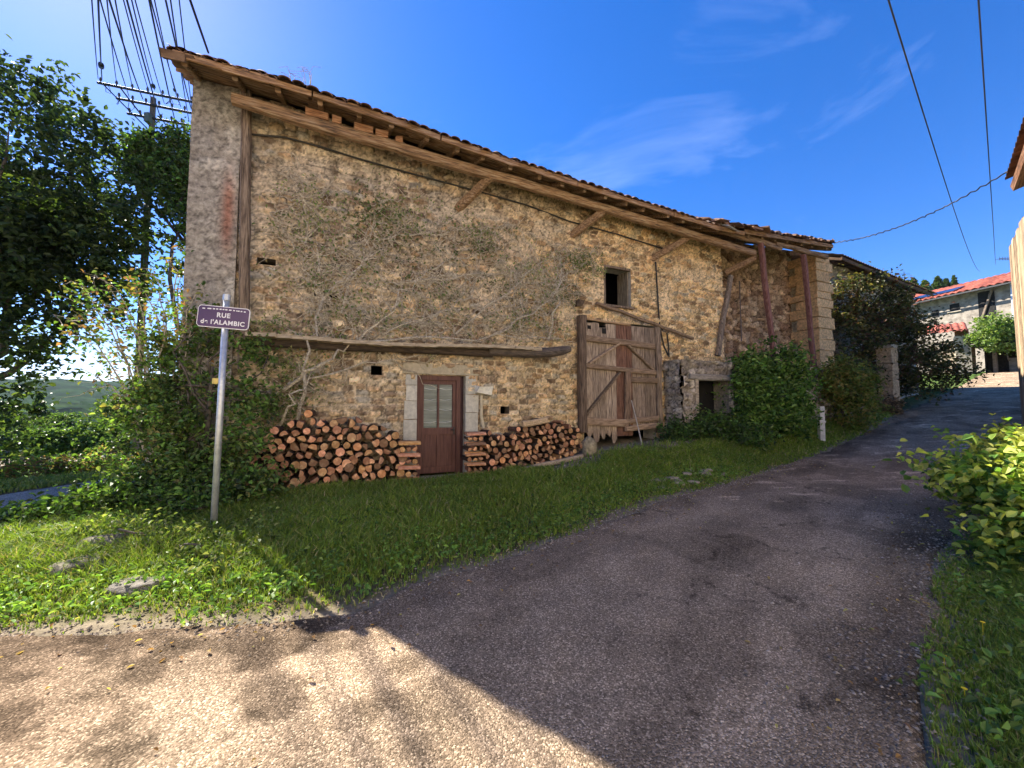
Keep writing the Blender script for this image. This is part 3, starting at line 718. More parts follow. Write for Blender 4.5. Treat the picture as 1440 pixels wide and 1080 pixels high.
# cables stapled along the wall
mb = MB(57)
mb.tube([L(x, y, .05) for x, y in ((352, 189), (400, 193), (450, 206), (500, 222), (575, 243), (650, 263), (740, 288), (800, 311), (870, 330), (940, 352))], .018)
mb.tube([L(x, y, .05) for x, y in ((922, 368), (925, 420), (928, 462), (934, 488), (940, 500))], .022)
mb.tube([L(x, y, .06) for x, y in ((938, 468), (940, 485), (941, 502))], .018)
mb.build('wall_cable', mat('black_cable', (.02, .02, .02), (.04, .035, .03), bump=0, rough=.6), barn)
# ledge over the door
mb = MB(58)
N_ = 26; a = -3.45; b = 2.2
for i in range(N_):
    t0 = a+(b-a)*i/N_; t1 = a+(b-a)*(i+1)/N_; zc = 2.83+.03*math.sin(t0*1.3)+.012*t0
    mb.beam((t0, -.2, zc), (t1+.02, -.2, zc+.008), .46+.04*math.sin(i*1.7), .075, 1, .006, col=(1.15, 1.1, 1.0), ch=.08)
mb.build('ledge', woodmat('ledge_timber', (.24, .19, .14), (.5, .42, .32), (1, 6, 6)), barn)
mb = MB(59); mb.tube([(1.0, -.2, 2.8), (1.8, -.24, 2.8), (2.4, -.3, 2.82), (2.78, -.36, 2.88), (2.98, -.38, 2.93)], [.1, .12, .12, .11, .07], 10)
mb.beam((-3.4, -.13, 2.72), (1.1, -.15, 2.75), .16, .15, 6, .01, col=(.6, .55, .5))
mb.build('ledge_log', woodmat('dark_log', (.05, .04, .035), (.17, .13, .1), (1, 7, 7)), barn)

# door
doorw = woodmat('brown_door_wood', (.075, .028, .022), (.16, .07, .052), (9, 9, .8), 3, bump=.2, rough=.55)
mb = MB(60); y0 = .06
for (t0, t1, z0, z1) in ((-.5, -.42, .1, 2.24), (.35, .44, .1, 2.24), (-.42, .35, 2.14, 2.24)): mb.box(((t0+t1)/2, y0+.04, (z0+z1)/2), (t1-t0, .14, z1-z0))
mb.box((.485, y0+.1, 1.17), (.088, .05, 2.14), col=(.6, .6, .9))
door = mb.build('door', doorw, barn)
mb = MB(61)
for (t0, t1, z0, z1, yy, th) in ((-.42, -.345, .17, 2.14, .1, .05), (.275, .35, .17, 2.14, .1, .05), (-.345, .275, 2.05, 2.14, .1, .05), (-.345, .275, .17, .3, .1, .05),
                               (-.345, .275, .98, 1.12, .1, .05), (-.055, -.015, 1.12, 2.05, .1, .045), (-.345, .275, .3, .98, .125, .03), (-.06, -.01, .3, .98, .105, .045)):
    mb.box(((t0+t1)/2, yy, (z0+z1)/2), (t1-t0, th, z1-z0), col=(1, 1, 1), jit=.001)
mb.build('door_leaf', doorw, door)
pane_m = mat('curtained_glass', (.08, .1, .09), (.2, .23, .205), rough=.16, scale=1.2, stretch=(.8, .8, 9), bump=.15, bscale=2, spec=.5, contrast=(.42, .7))
for a_, b_ in ((-.345, -.055), (-.015, .275)):
    mb = MB(62); mb.box(((a_+b_)/2, .12, 1.585), (b_-a_, .008, .93)); mb.build('window_pane', pane_m, door)
for a_, b_ in ((-.335, -.065), (-.005, .265)):
    for k, zz in enumerate((1.95, 1.72, 1.5, 1.24)):
        mb = MB(63); mb.tube([(a_, .112, zz+.02*((k+1) % 2)), ((a_+b_)/2, .11, zz-.012), (b_, .112, zz+.012*(k % 2))], .006, 5); mb.build('pane_line', mat('pane_line_white', (.5, .52, .5), (.6, .62, .6), bump=0), door)  # horizontal reflection lines and folds laid on the panes as pale strips
mb = MB(64); mb.box((.31, .065, 1.05), (.035, .01, .16)); mb.tube([(.31, .06, 1.08), (.31, .01, 1.08), (.22, .005, 1.075)], .011); mb.build('handle', mat('dark_iron', (.03, .028, .025), (.06, .05, .045), rough=.5, metallic=.6), door)
mb = MB(65); mb.box((.0, -.04, .085), (1.1, .34, .07), col=(.42, .38, .3), jit=.01); mb.build('threshold', stone_m, door)
mb = MB(66); r = random.Random(8)
pc = (.56, .52, .44)
for side, (a_, b_) in ((0, (-.74, -.505)), (1, (.535, .78))):
    z = .05
    while z < 2.22:
        h = min(r.uniform(.28, .5), 2.24-z); c = r.uniform(.88, 1.1); ex = r.uniform(-.02, .06)
        mb.box(((a_+b_)/2+(ex if side else -ex)/2, .08, z+h/2), (b_-a_+ex, .26, h-.01), col=tuple(q*c for q in pc), jit=.006); z += h
mb.box((.01, .08, 2.365), (1.62, .27, .23), col=(.46, .39, .28), jit=.012)
mb.build('door_surround', mat('dressed_stone', (.8, .8, .8), (1.12, 1.12, 1.1), scale=14, bump=.4, attr=True), barn)
# stone bracket and cream pipe to the right of the door
a = L(680, 549, .1)
mb = MB(67); mb.box((a.x, -.09, a.z), (.34, .26, .17), Euler((.05, .08, .1)), (.85, .8, .68), jit=.03); mb.build('stone_bracket', MATS['dressed_stone'], barn)
mb = MB(68); mb.tube([L(677, 556, .1), L(677, 585, .1), L(680, 602, .12)], .035, 8, col=(1, 1, 1)); mb.build('clay_pipe', mat('cream_render', (.5, .42, .28), (.62, .52, .36), scale=12), barn)
# window frame + inside shutter
mb = MB(69)
a_, b_, c_, d_ = HW
for q in (((a_+b_)/2, .03, d_-.03, b_-a_, .08, .06), ((a_+b_)/2, .0, c_+.025, b_-a_+.1, .16, .05), (a_+.025, .03, (c_+d_)/2, .05, .08, d_-c_-.1)):
    mb.box(q[:3], q[3:], col=(.9, .85, .8), jit=.004)
win = mb.build('window', vert_m, barn)
mb = MB(70); mb.box((b_-.03, .3, (c_+d_)/2), (.03, .42, d_-c_-.08), col=(1.1, 1.15, 1.05)); mb.build('shutter', vert_m, win)

# barn gate
GO = .13
def g(x, y, dy=0): p = L(x, y, GO+dy); return p
mb = MB(71); r = random.Random(5)
def hole_board(x0, x1, ztop, zbot, c, yoff=0):
    mb.box(((x0+x1)/2, -GO+yoff, (ztop+zbot)/2), (x1-x0-.008, .03, ztop-zbot), col=c, jit=.003)
a0 = L(823, 450, GO).x; a1 = L(865, 450, GO).x; a2 = L(888, 450, GO).x; a3 = L(921, 450, GO).x
zt0 = L(823, 452, GO).z; zt1 = L(921, 462, GO).z
def ztop(x): return zt0+(zt1-zt0)*(x-a0)/(a3-a0)
zbot = .98
x = a0
while x < a1-.05:
    w_ = min(r.uniform(.14, .22), a1-x); c = r.uniform(1.15, 1.7); zb = .62+r.uniform(0, .25)
    # ragged lower end
    hole_board(x, x+w_, ztop(x)-(.12 if abs(x-a0-.36) < .1 else r.uniform(0, .03)), zbot, (c*1.02, c, c*.97))
    n = 5; vs = []; 
    for k in range(n+1):
        xx = x+(w_-.008)*k/n; vs += [(xx, -GO-.015, zbot), (xx, -GO-.015, zb+r.uniform(-.07, .07)+(.12 if k in (0, n) else 0))]
    m0 = len(vs); vs += [(p[0], p[1]+.03, p[2]) for p in vs]
    fs = []
    for k in range(n): fs += [(2*k, 2*k+1, 2*k+3, 2*k+2), (m0+2*k, m0+2*k+2, m0+2*k+3, m0+2*k+1), (2*k+1, m0+2*k+1, m0+2*k+3, 2*k+3)]
    mb.add(vs, fs, (c*1.05, c, c*.95)); x += w_
while x < a2-.05:
    w_ = min(r.uniform(.14, .2), a2-x); c = r.uniform(.6, .8); hole_board(x, x+w_, ztop(x), .82, (c*1.15, c*.75, c*.65)); x += w_
while x < a3-.05:
    w_ = min(r.uniform(.13, .19), a3-x); c = r.uniform(.85, 1.3); hole_board(x, x+w_, ztop(x), .95, (c, c*.97, c*.95)); x += w_
gate = mb.build('gate', vert_m, barn)
mb = MB(72); mb.box((a0+.1, -GO-.018, zt0-.14), (.1, .01, .09)); mb.build('knot_hole', dark_m, gate); mb = MB(72); mb.box((a0+.55, -GO-.018, zt0-.2), (.12, .01, .14)); mb.build('knot_hole', dark_m, gate)
gr_ = [((822, 475), (920, 487), .15, 1.0), ((822, 514), (890, 521), .12, .95), ((886, 521), (922, 524), .13, 1.15), ((886, 534), (924, 535), .14, .8), ((821, 592), (880, 595), .19, 1.35), ((879, 603), (926, 598), .14, 1.5), ((880, 592), (926, 588), .13, 1.15)]
for i, (p, q, h, c) in enumerate(gr_):
    mb = MB(80+i); mb.beam(g(*p, .06), g(*q, .06), .08, h, 5, .006, col=(c*1.3, c*1.2, c*1.1)); mb.build('rail', rail_m, gate)
for i, (p, q, w_, c) in enumerate([((828, 511), (871, 483), .1, 2.0), ((883, 486), (918, 520), .12, 1.3), ((824, 583), (871, 524), .14, .9)]):
    mb = MB(90+i); mb.beam(g(*p, .05), g(*q, .05), .06, w_, 4, .008, up=(0, 1, 0), col=(c, c*.95, c*.88)); mb.build('gate_brace', rail_m, gate)
mb = MB(94); mb.beam(g(883, 523, .07), g(882, 606, .07), .19, .06, 5, .006, up=(0, 1, 0), col=(.95, .8, .7)); mb.build('stile', vert_m, gate)
mb = MB(95); mb.beam(g(818, 444, .03), g(819, 608, .03), .2, .2, 7, .01, up=(0, 1, 0), col=(.62, .55, .5)); mb.build('gate_post', vert_m, gate)
mb = MB(96); mb.beam(g(924, 460, .03), g(928, 608, .03), .17, .13, 7, .01, up=(0, 1, 0), col=(.95, .9, .85)); mb.build('gate_post', vert_m, gate)
mb = MB(97); mb.beam(g(820, 448, .02), g(886, 457, .02), .05, .05, 4, .008, col=(2.2, 1.9, 1.5)); mb.build('top_rail', rail_m, gate)
mb = MB(98); mb.box((L(811, 425, .06).x+.05, -.08, L(818, 428, .06).z), (.17, .16, .15), col=(.45, .4, .35), jit=.03); mb.build('hinge_block', vert_m, barn)

# rough heap of slipped tiles and a bent sheet where the two roofs meet
mb = MB(99); r = random.Random(15)
for k in range(26):
    t = 7.2+r.random()*2.3; o = r.uniform(.5, 1.05); c = r.uniform(.5, 1.3)
    mb.box((t, -o, float(roofz(t, o))+.14+r.uniform(0, .1)), (.34, .3, .03), Euler((r.uniform(.2, .6), r.uniform(-.3, .3), r.uniform(-.5, .5))), (.24*c, .15*c, .1*c), jit=.02)
mb.build('slipped_tiles', tile_m, barn)
mb = MB(98); mb.box((7.75, -1.0, float(roofz(7.75, 1.0))+.03), (.55, .25, .015), Euler((.5, .12, .1)), jit=.02); mb.build('bent_sheet', mat('bare_zinc', (.45, .46, .48), (.6, .62, .64), rough=.5, scale=6, metallic=.3), barn)
# ================================================================ firewood
bark = mat('log_bark', (.045, .03, .022), (.16, .105, .07), rough=.95, scale=20, bump=.8, attr=True)
cut = mat('log_cut', (.58, .27, .12), (.88, .56, .31), rough=.85, scale=14, bump=.35, attr=True, c3=(.62, .34, .18))
def log_mesh(seed, kind, ln=.42):
    """one piece of firewood lying along y; round, half or quarter split"""
    r = random.Random(seed); n = 12; sec = []
    R_ = .068
    for k in range(n):
        a = 2*math.pi*k/n; q = R_*r.uniform(.9, 1.08); x, z = math.cos(a)*q, math.sin(a)*q
        if kind in ('half', 'cross'): z = max(z, -.012); z -= .025
        if kind == 'quarter': x = max(x, -.02)-.02; z = max(z, -.02)-.02; x *= 1.15; z *= 1.15
        sec.append((x, z))
    vs = []; fs = []; mi = []; tw = r.uniform(-.1, .1)
    for j, yy in enumerate((0, .006, ln*.5, ln-.006, ln)):
        s = (.93, 1, r.uniform(.96, 1.06), 1, .93)[j]
        for x, z in sec: vs.append((x*s, yy, z*s+(r.uniform(-.004, .004) if j == 2 else 0)))
    for j in range(4):
        for k in range(n): fs.append((j*n+k, j*n+(k+1) % n, (j+1)*n+(k+1) % n, (j+1)*n+k)); mi.append(0 if kind == 'round' or (k < n//2) else 1)
    c0 = len(vs); vs.append((0, -.002, 0)); c1 = len(vs); vs.append((0, ln+.002, 0))
    for k in range(n): fs.append((c0, (k+1) % n, k)); mi.append(1); fs.append((c1, 4*n+k, 4*n+(k+1) % n)); mi.append(1)
    me = bpy.data.meshes.new('firewood_log'); me.from_pydata(vs, [], fs); me.polygons.foreach_set('material_index', mi)
    c = r.uniform(.4, 1.2); cc = (c*r.uniform(.95, 1.05), c*r.uniform(.82, 1.02), c*r.uniform(.75, 1.0), 1)
    if seed % 5 == 0: cc = (.36, .36, .38, 1)
    a = me.color_attributes.new('Col', 'FLOAT_COLOR', 'POINT'); a.data.foreach_set('color', [v for _ in vs for v in cc])
    me.materials.append(cut if kind == 'cross' else bark); me.materials.append(cut); me.update(); return me
CROSS = [log_mesh(s, 'cross') for s in range(201, 209)]
LOGS = [log_mesh(s, ('round', 'quarter', 'half', 'quarter', 'round', 'half')[s % 6]) for s in range(30)]
logn = [0]
def put_log(t, o, z, s, rnd, label, group, along=False):
    """end face at (t, o); along=True lays it parallel to the wall"""
    ob = bpy.data.objects.new('firewood_log', rnd.choice(CROSS if along else LOGS)); C.collection.objects.link(ob)
    p = bw(t, o, z); ob.location = p; ob.scale = (s, 1, s)
    e = Euler((rnd.uniform(-.05, .05), 0 if along else rnd.uniform(0, 6.28), ANG+(math.pi/2 if along else 0)+rnd.uniform(-.08, .08)))
    ob.rotation_euler = e; tag(ob, label, 'firewood log', group); logn[0] += 1
rnd = random.Random(77)
def pile(topf, t0, t1, basef, sp, s, label, group, front, cross=None, cap=400):
    n = 0; row = 0; z = 0
    rows = 0
    pts = []
    k = 0
    while k < 30:
        z = k*sp*.87; t = t0+(sp/2 if k % 2 else 0)
        while t < t1:
            b = basef(t)
            if z+sp*.4 < topf(t)-b and not (cross and cross[0] < t < cross[1]): pts.append((t, b+z+sp/2))
            t += sp
        k += 1
    for t, z in pts[:cap]:
        put_log(t+rnd.uniform(-.25, .25)*sp, front+rnd.uniform(-.05, .06), z+rnd.uniform(-.2, .2)*sp, s*rnd.uniform(.78, 1.18), rnd, label, group); n += 1
    return n
tl = [wt(x, y, .5) for x, y in ((340, 640), (365, 618), (395, 598), (430, 584), (465, 588), (500, 592), (540, 604), (565, 612), (583, 622))]
topL = lambda t: float(np.interp(t, [p[0] for p in tl], [p[1] for p in tl]))
def gz(t, o=.45): p = bw(t, o); return Hs(p.x, p.y)
lab1 = 'split log with orange cut end in the big pile left of the brown door'
na_ = pile(topL, -3.55, -.62, lambda t: gz(t)-.02, .163, 1.16, lab1, 'firewood stacked left of the door', .5, cross=(-.86, -.5))
r = random.Random(3)
z = gz(-.8)+.06
k = 0
while z < topL(-.8)-.02:
    if k % 2 == 0:
        put_log(-.5, .50, z, .85, r, 'split log laid crosswise at the doorside end of the left pile', 'crosswise logs left of the door', True); put_log(-.5, .36, z, .85, r, 'split log laid crosswise at the doorside end of the left pile', 'crosswise logs left of the door', True)
    else:
        for q in (-.84, -.72, -.6): put_log(q, .5, z, .85, r, lab1, 'firewood stacked left of the door')
    z += .118; k += 1
tr_ = [wt(x, y, .5) for x, y in ((656, 607), (672, 606), (700, 611), (720, 610), (745, 599), (770, 590), (790, 594), (808, 602), (820, 612))]
topR = lambda t: float(np.interp(t, [p[0] for p in tr_], [p[1] for p in tr_]))
lab2 = 'small split log with tan cut end in the low pile between brown door and gate'
nb_ = pile(topR, .9, 3.22, lambda t: gz(t)+.05, .145, .97, lab2, 'firewood stacked right of the door', .48, cap=150)
z = gz(.6)+.05; k = 0
while z < topR(.6)-.02:
    if k % 2 == 0:
        for o_ in (.5, .37): put_log(.84, o_, z, .75, r, 'split log laid crosswise at the doorside end of the right pile', 'crosswise logs right of the door', True)
    else:
        for q in (.5, .62, .74): put_log(q, .5, z, .75, r, lab2, 'firewood stacked right of the door')
    z += .104; k += 1
print('logs', logn)
plank_m = woodmat('plank_wood', (.26, .19, .12), (.55, .43, .3), (1.5, 10, 10))
def wbeam(name, pts, w_, h_, m, label, cat, seed=1, col=(1, 1, 1), n=6, wob=.008, loc=None):
    """a timber given in barn coordinates, its origin at its first end"""
    a = bw(*pts[0]); b = bw(*pts[1]); mb = MB(seed); mb.beam((0, 0, 0), b-a, w_, h_, n, wob, col=col)
    return tag(mb.build(name, m, loc=a), label, cat)
a = wt(735, 597, .52); b = wt(770, 592, .52)
wbeam('timber_block', [(a[0], .5, a[1]+.0), (b[0], .5, b[1]+.02)], .12, .13, plank_m, 'pale squared timber offcut lying on top of the right firewood pile', 'timber', 2, (1.3, 1.2, 1.05))
a = wt(714, 661, .62); b = wt(800, 645, .62)
wbeam('plank', [(a[0], .66, gz(a[0], .66)+.03), (3.15, .6, gz(3.15, .6)+.03)], .1, .09, plank_m, 'long weathered plank on the ground along the foot of the right woodpile', 'plank', 3)
a = wt(840, 425, .2); b = wt(975, 476, .22)
wbeam('leaning_pole', [(a[0], .16, a[1]), (b[0], .2, b[1])], .085, .075, rail_m, 'long thin grey pole slanting across the wall just above the plank gate', 'pole', 4, (1.2, 1.1, 1), 9, .012)
p = bw(3.36, .55); mb = MB(5)
def rock(name, loc, size, label, cat='stone', seed=1, col=(.38, .32, .25), group=None, rz=0):
    rg = np.random.default_rng(seed); n1, n2 = 14, 20
    th = np.linspace(0, math.pi, n1)[:, None]; ph = np.linspace(0, 2*math.pi, n2, endpoint=False)[None, :]
    x = np.sin(th)*np.cos(ph); y = np.sin(th)*np.sin(ph); z = np.cos(th)+0*ph
    q = 1+.45*(fbm(x*1.7+seed, y*1.7+z*1.9, seed, 3)-.5)+.2*(fbm(x*5+seed, y*5+z*4, seed+1, 2)-.5)
    e = .75; x, y, z = [np.sign(v)*np.abs(v)**e for v in (x, y, z)]
    V = np.stack([x*q*size[0]/2, y*q*size[1]/2, z*q*size[2]/2], -1).reshape(-1, 3)
    V[:, 2] = np.maximum(V[:, 2], -size[2]*.45)
    i = np.arange(n1-1)[:, None]*n2+np.arange(n2)[None, :]; j = np.arange(n1-1)[:, None]*n2+(np.arange(n2)[None, :]+1) % n2
    c = np.array(col)*(.75+.5*fbm(V[:, 0]*9, V[:, 1]*9+V[:, 2]*7, seed, 2)[:, None])
    o = np_mesh(name, V, np.stack([i, i+n2, j+n2, j], -1).reshape(-1, 4), stone_m, col=c, smooth=True, loc=loc); o.rotation_euler = (0, 0, rz)
    return tag(o, label, cat, group)
rock('boulder', (p.x, p.y, Hs(p.x, p.y)+.16), (.34, .34, .5), 'rounded tan boulder standing at the foot of the left gate post', 'boulder', 3, (.36, .3, .2))
# thin stick leaning on the gate
a = at(903, 634, 9.0); a = bw(wt(903, 634, .7)[0], .7); a.z = Hs(a.x, a.y); tt, zz = wt(888, 563, .27); b = bw(tt, .27, zz)
mb = MB(6); mb.tube([(0, 0, 0), (b-a)*.5+Vector((.01, 0, 0)), b-a], [.016, .014, .012], 6)
tag(mb.build('stick', woodmat('stick_wood', (.3, .27, .24), (.5, .46, .4), (5, 5, 1)), loc=a), 'thin pale stick leaning against the middle of the plank gate', 'stick')
# loose rubble on the verge
r = random.Random(9)
for k in range(16):
    X, Y = [(3.0, 7.2), (3.3, 7.3), (2.7, 7.0), (3.7, 7.7), (4.0, 7.9)][k % 5]; X += r.uniform(-.3, .3); Y += r.uniform(-.12, .12); s = r.uniform(.07, .2)
    rock('rubble_stone', (X, Y, Hs(X, Y)+s*.12), (s*1.5, s, s*.5), 'pale broken stone in the little scatter of rubble on the verge before the gate', 'stone', 40+k, (.34, .29, .22), 'rubble stones on the verge', r.uniform(0, 3))
for k in range(9):
    X, Y = -4.15+r.uniform(-.5, .45), 3.95+r.uniform(-.25, .25); s = r.uniform(.12, .32)
    rock('kerb_rock', (X, Y, Hs(X, Y)+s*.15), (s*1.4, s, s*.6), 'mossy grey rock in the heap on the grassy corner left of the sign', 'stone', 70+k, (.22, .2, .15), 'rocks heaped on the corner', r.uniform(0, 3))
rock('flat_rock', (-3.25, 3.42, Hs(-3.25, 3.42)+.03), (.42, .3, .08), 'broad flat grey rock lying in the grass at the road edge', 'stone', 93, (.22, .2, .17))

# ================================================================ street sign
sx, sy = -3.62, 4.74; sz = Hs(sx, sy)
sign = empty('street_sign', (sx, sy, sz), 0, 'purple street name plate on a leaning galvanised pole at the barn corner', 'street sign')
top = at(319, 419, 4.74)-Vector((sx, sy, sz))
galv = mat('galvanised_steel', (.42, .44, .46), (.62, .64, .66), rough=.42, scale=14, bump=.1, metallic=.55)
mb = MB(1); mb.tube([(0, 0, -.3), top*.5, top], .036, 16); mb.build('pole', galv, sign, smooth=True)
mb = MB(1); mb.tube([top*.985+Vector((0, 0, .01)), top+Vector((0, 0, .04))], [.044, .04], 14); mb.build('pole_cap', galv, sign)
q = at(304.5, 536, 4.74)-Vector((sx, sy, sz)); mb = MB(1); mb.tube([q-Vector((0, 0, .035)), q+Vector((0, 0, .035))], .0435, 14); mb.build('yellow_sticker', mat('yellow_sticker_paint', (.6, .45, .1), (.7, .55, .2), bump=0), sign)
pc_ = at(316, 447, 4.70)-Vector((sx, sy, sz))
PW, PH = .59, .27
def rrect(wd, hg, rad, y, n=6):
    out = []
    for cx, cz, a0 in ((wd/2-rad, hg/2-rad, 0), (-wd/2+rad, hg/2-rad, 90), (-wd/2+rad, -hg/2+rad, 180), (wd/2-rad, -hg/2+rad, 270)):
        for k in range(n+1): a_ = R(a0+90*k/n); out.append((cx+math.cos(a_)*rad, y, cz+math.sin(a_)*rad))
    return out
def plate(name, wd, hg, rad, y0, y1, m, parent):
    a_ = rrect(wd, hg, rad, y0); b_ = rrect(wd, hg, rad, y1); n = len(a_); mb = MB(1)
    mb.add(a_+b_, [tuple(range(n-1, -1, -1)), tuple(range(n, 2*n))]+[(i, (i+1) % n, n+(i+1) % n, n+i) for i in range(n)]); return mb.build(name, m, parent)
plh = empty('name_plate', pc_-Vector((0, .01, 0)), R(14)); plh.parent = sign; plh.rotation_euler = (0, R(4), R(8))
purple = mat('purple_enamel', (.05, .014, .075), (.07, .022, .1), rough=.3, scale=3, bump=0, spec=.5)
white = mat('white_enamel', (.72, .70, .74), (.8, .78, .8), rough=.4, scale=5, bump=0)
plate('white_border', PW, PH, .045, -.012, 0, white, plh); plate('purple_field', PW-.018, PH-.018, .036, -.0145, -.0122, purple, plh)
def text(s_, x, z, size, parent, bold=.0022):
    cu = bpy.data.curves.new('lettering', 'FONT'); cu.body = s_; cu.size = size; cu.align_x = 'CENTER'; cu.align_y = 'CENTER'; cu.extrude = .001; cu.offset = bold; cu.space_character = 1.12
    ob = bpy.data.objects.new('tmp', cu); C.collection.objects.link(ob); dg = bpy.context.evaluated_depsgraph_get()
    me = bpy.data.meshes.new_from_object(ob.evaluated_get(dg)); bpy.data.objects.remove(ob); me.materials.clear(); me.materials.append(white)
    o = bpy.data.objects.new('lettering', me); C.collection.objects.link(o); o.parent = parent; o.location = (x, -.0162, z); o.rotation_euler = (R(90), 0, 0); return o
text('RUE', 0, .022, .08, plh); text('de l\'ALAMBIC', 0, -.068, .077, plh)
mb = MB(4); r = random.Random(2); x = -.23
while x < .24: wd = r.uniform(.012, .03); mb.box((x, -.0155, .098-.12*x*x), (wd, .002, .014)); x += wd+r.uniform(.008, .02)
mb.build('worn_top_line', white, plh)
mb = MB(5); mb.box((.0, .02, 0), (.09, .03, .04)); mb.build('clamp', galv, plh)

# ================================================================ overhead lines
cable_m = mat('line_cable', (.015, .015, .017), (.03, .03, .033), bump=0, rough=.6)
def wire(a, b, sag, rad, label, group=None, n=24, name='overhead_wire', cat='wire', wav=0, extra=None):
    a = Vector(a); b = Vector(b); pts = []
    for i in range(n+1):
        k = i/n; p = (b-a)*k; p.z -= sag*4*k*(1-k)
        if wav: p += Vector((math.cos(i*1.9), math.sin(i*1.9), math.sin(i*2.3)))*wav
        pts.append(p)
    mb = MB(1); mb.tube(pts, rad, 5)
    if extra: k, ln, rr = extra; i = k*(len(pts)-1); j = int(i); p = pts[j].lerp(pts[j+1], i-j); d = (b-a).normalized(); mb.tube([p-d*ln/2, p-d*ln*.4, p+d*ln*.4, p+d*ln/2], [rr*.4, rr, rr, rr*.4], 8)
    return tag(mb.build(name, cable_m, loc=a), label, cat, group)
UP = at(214, 170, 17.5)
px, py = UP.x, UP.y; pzg = Hs(px, py)
up = empty('utility_pole', (px, py, pzg), 0, 'wooden utility pole with crowded crossarms behind the barn corner', 'utility pole')
hh = at(214, 138, 17.5).z-pzg
mb = MB(1); mb.tube([(0, 0, -.5), (0, 0, hh*.5), (0, 0, hh)], [.16, .14, .11], 12); mb.build('pole', woodmat('pole_wood', (.09, .075, .06), (.2, .17, .14), (6, 6, .6)), up)
armd = Vector((.95, .3, 0)).normalized()
ARMS = []
dkm = mat('dark_metal', (.03, .03, .032), (.07, .07, .07), rough=.6, scale=20, metallic=.3)
insul = mat('insulator_glass', (.05, .04, .035), (.12, .09, .08), rough=.3, scale=8, bump=0)
for yy, x0, x1 in ((134, 158, 262), (150, 178, 268), (168, 190, 262)):
    za = at(214, yy, 17.5).z-pzg+.0
    sc = 17.5/540*1.1; a_ = armd*((x0-214)*sc)+Vector((0, -.12, za)); b_ = armd*((x1-214)*sc)+Vector((0, -.12, za-.03))
    mb = MB(1); mb.beam(a_, b_, .1, .09, 1, 0); arm = mb.build('crossarm', dkm, up); ARMS.append((a_, b_))
    for k in range(7):
        p = a_.lerp(b_, .03+.94*k/6); mb = MB(1); mb.tube([p+Vector((0, 0, .04)), p+Vector((0, 0, .12)), p+Vector((0, 0, .16)), p+Vector((0, 0, .27))], [.012, .03, .055, .035], 8); mb.build('insulator', insul, arm)
mb = MB(1); mb.beam(ARMS[0][0]*.6+Vector((0, 0, ARMS[0][0].z*.4)), (0, -.08, ARMS[0][0].z-1.6), .04, .06, 1, 0); mb.build('arm_brace', dkm, up)
mb = MB(1); mb.beam(Vector((ARMS[0][0].x*.9, ARMS[0][0].y, ARMS[0][0].z)), (.35, -.05, ARMS[0][0].z-2.2), .04, .05, 1, 0); mb.build('arm_brace', dkm, up)
mb = MB(1); mb.box((.0, -.2, hh-1.15), (.22, .2, .4), col=(1, 1, 1), jit=.02); mb.build('junction_box', mat('box_paint', (.10, .13, .12), (.15, .18, .17), scale=6, bump=.1), up)
r = random.Random(6)
for k in range(7):
    mb = MB(2)
    a_ = ARMS[k % 3][0].lerp(ARMS[k % 3][1], r.random()); b_ = a_+Vector((r.uniform(-.5, .5), -.1, -r.uniform(.2, .6))); c_ = a_+Vector((r.uniform(-.4, .4), 0, -.05))
    mb.tube([a_+Vector((0, 0, .1)), (a_+b_)/2+Vector((.1, 0, -.1)), b_, (b_+c_)/2-Vector((.1, 0, .1)), c_], .012, 5)
    mb.build('jumper_cable', cable_m, up)
topx = [130, 139, 143, 152, 157, 163, 176, 181, 187, 191, 211, 214, 219, 234, 241, 253]
ORD = 'first second third fourth fifth sixth seventh eighth ninth tenth eleventh twelfth thirteenth fourteenth fifteenth sixteenth'.split()
r = random.Random(10)
cols_ = ['leftmost thin', 'left pair outer', 'left pair inner', 'loose', 'twisted', 'straight', 'mid-left', 'slack', 'central doubled', 'central', 'central right', 'steep', 'mid-right', 'right pair outer', 'right pair inner', 'rightmost']
for k, tx in enumerate(topx):
    ar = ARMS[(0, 0, 1, 0, 1, 0, 1, 2, 0, 1, 2, 1, 0, 1, 2, 2)[k]]
    f_ = k/15; a_ = Vector((px, py, pzg))+ar[0].lerp(ar[1], min(1, max(0, f_+r.uniform(-.04, .04))))+Vector((0, 0, .2))
    b_ = at(tx, 0, 8.2+r.uniform(-.3, .3)); d = b_-a_; e_ = a_+d*2.3
    e_.z = a_.z+d.z*2.3+.6
    ex = {1: (.15, .65, .085), 8: (.045, .5, .075), 12: (.05, .3, .06)}.get(k)
    wire(a_, e_, .35+r.uniform(-.05, .08), (.014, .021, .016)[k % 3], ORD[k]+' black overhead wire from the left in the bundle running from the crossarms', 'wires from the utility pole', extra=ex, n=30)
# service cable from the barn roof corner and the three on the right
a_ = at(293, 74, 6.1); b_ = at(268, 0, 5.0); wire(a_, a_+(b_-a_)*3.2, .02, .017, 'thick black service cable dropping to the left corner of the barn roof')
a_ = at(1379, 381, 40); b_ = at(1257, 0, 5.2); wire(a_, a_+(b_-a_)*1.08, 1.2, .011, 'black line crossing the sky from the red tiled roof, left of two', n=40)
a_ = at(1400, 372, 38); b_ = at(1376, 0, 5.2); wire(a_, a_+(b_-a_)*1.08, 1.0, .011, 'black line crossing the sky from the red tiled roof, right of two', n=40)
a_ = bw(12.6, .8); a_.z = 6.93; b_ = at(1428, 234, 8.0)
wire(a_, b_, .35, .016, 'pale twisted cable slung between barn roof end and right-hand eave', n=70, wav=.018, name='twisted_cable', cat='cable')

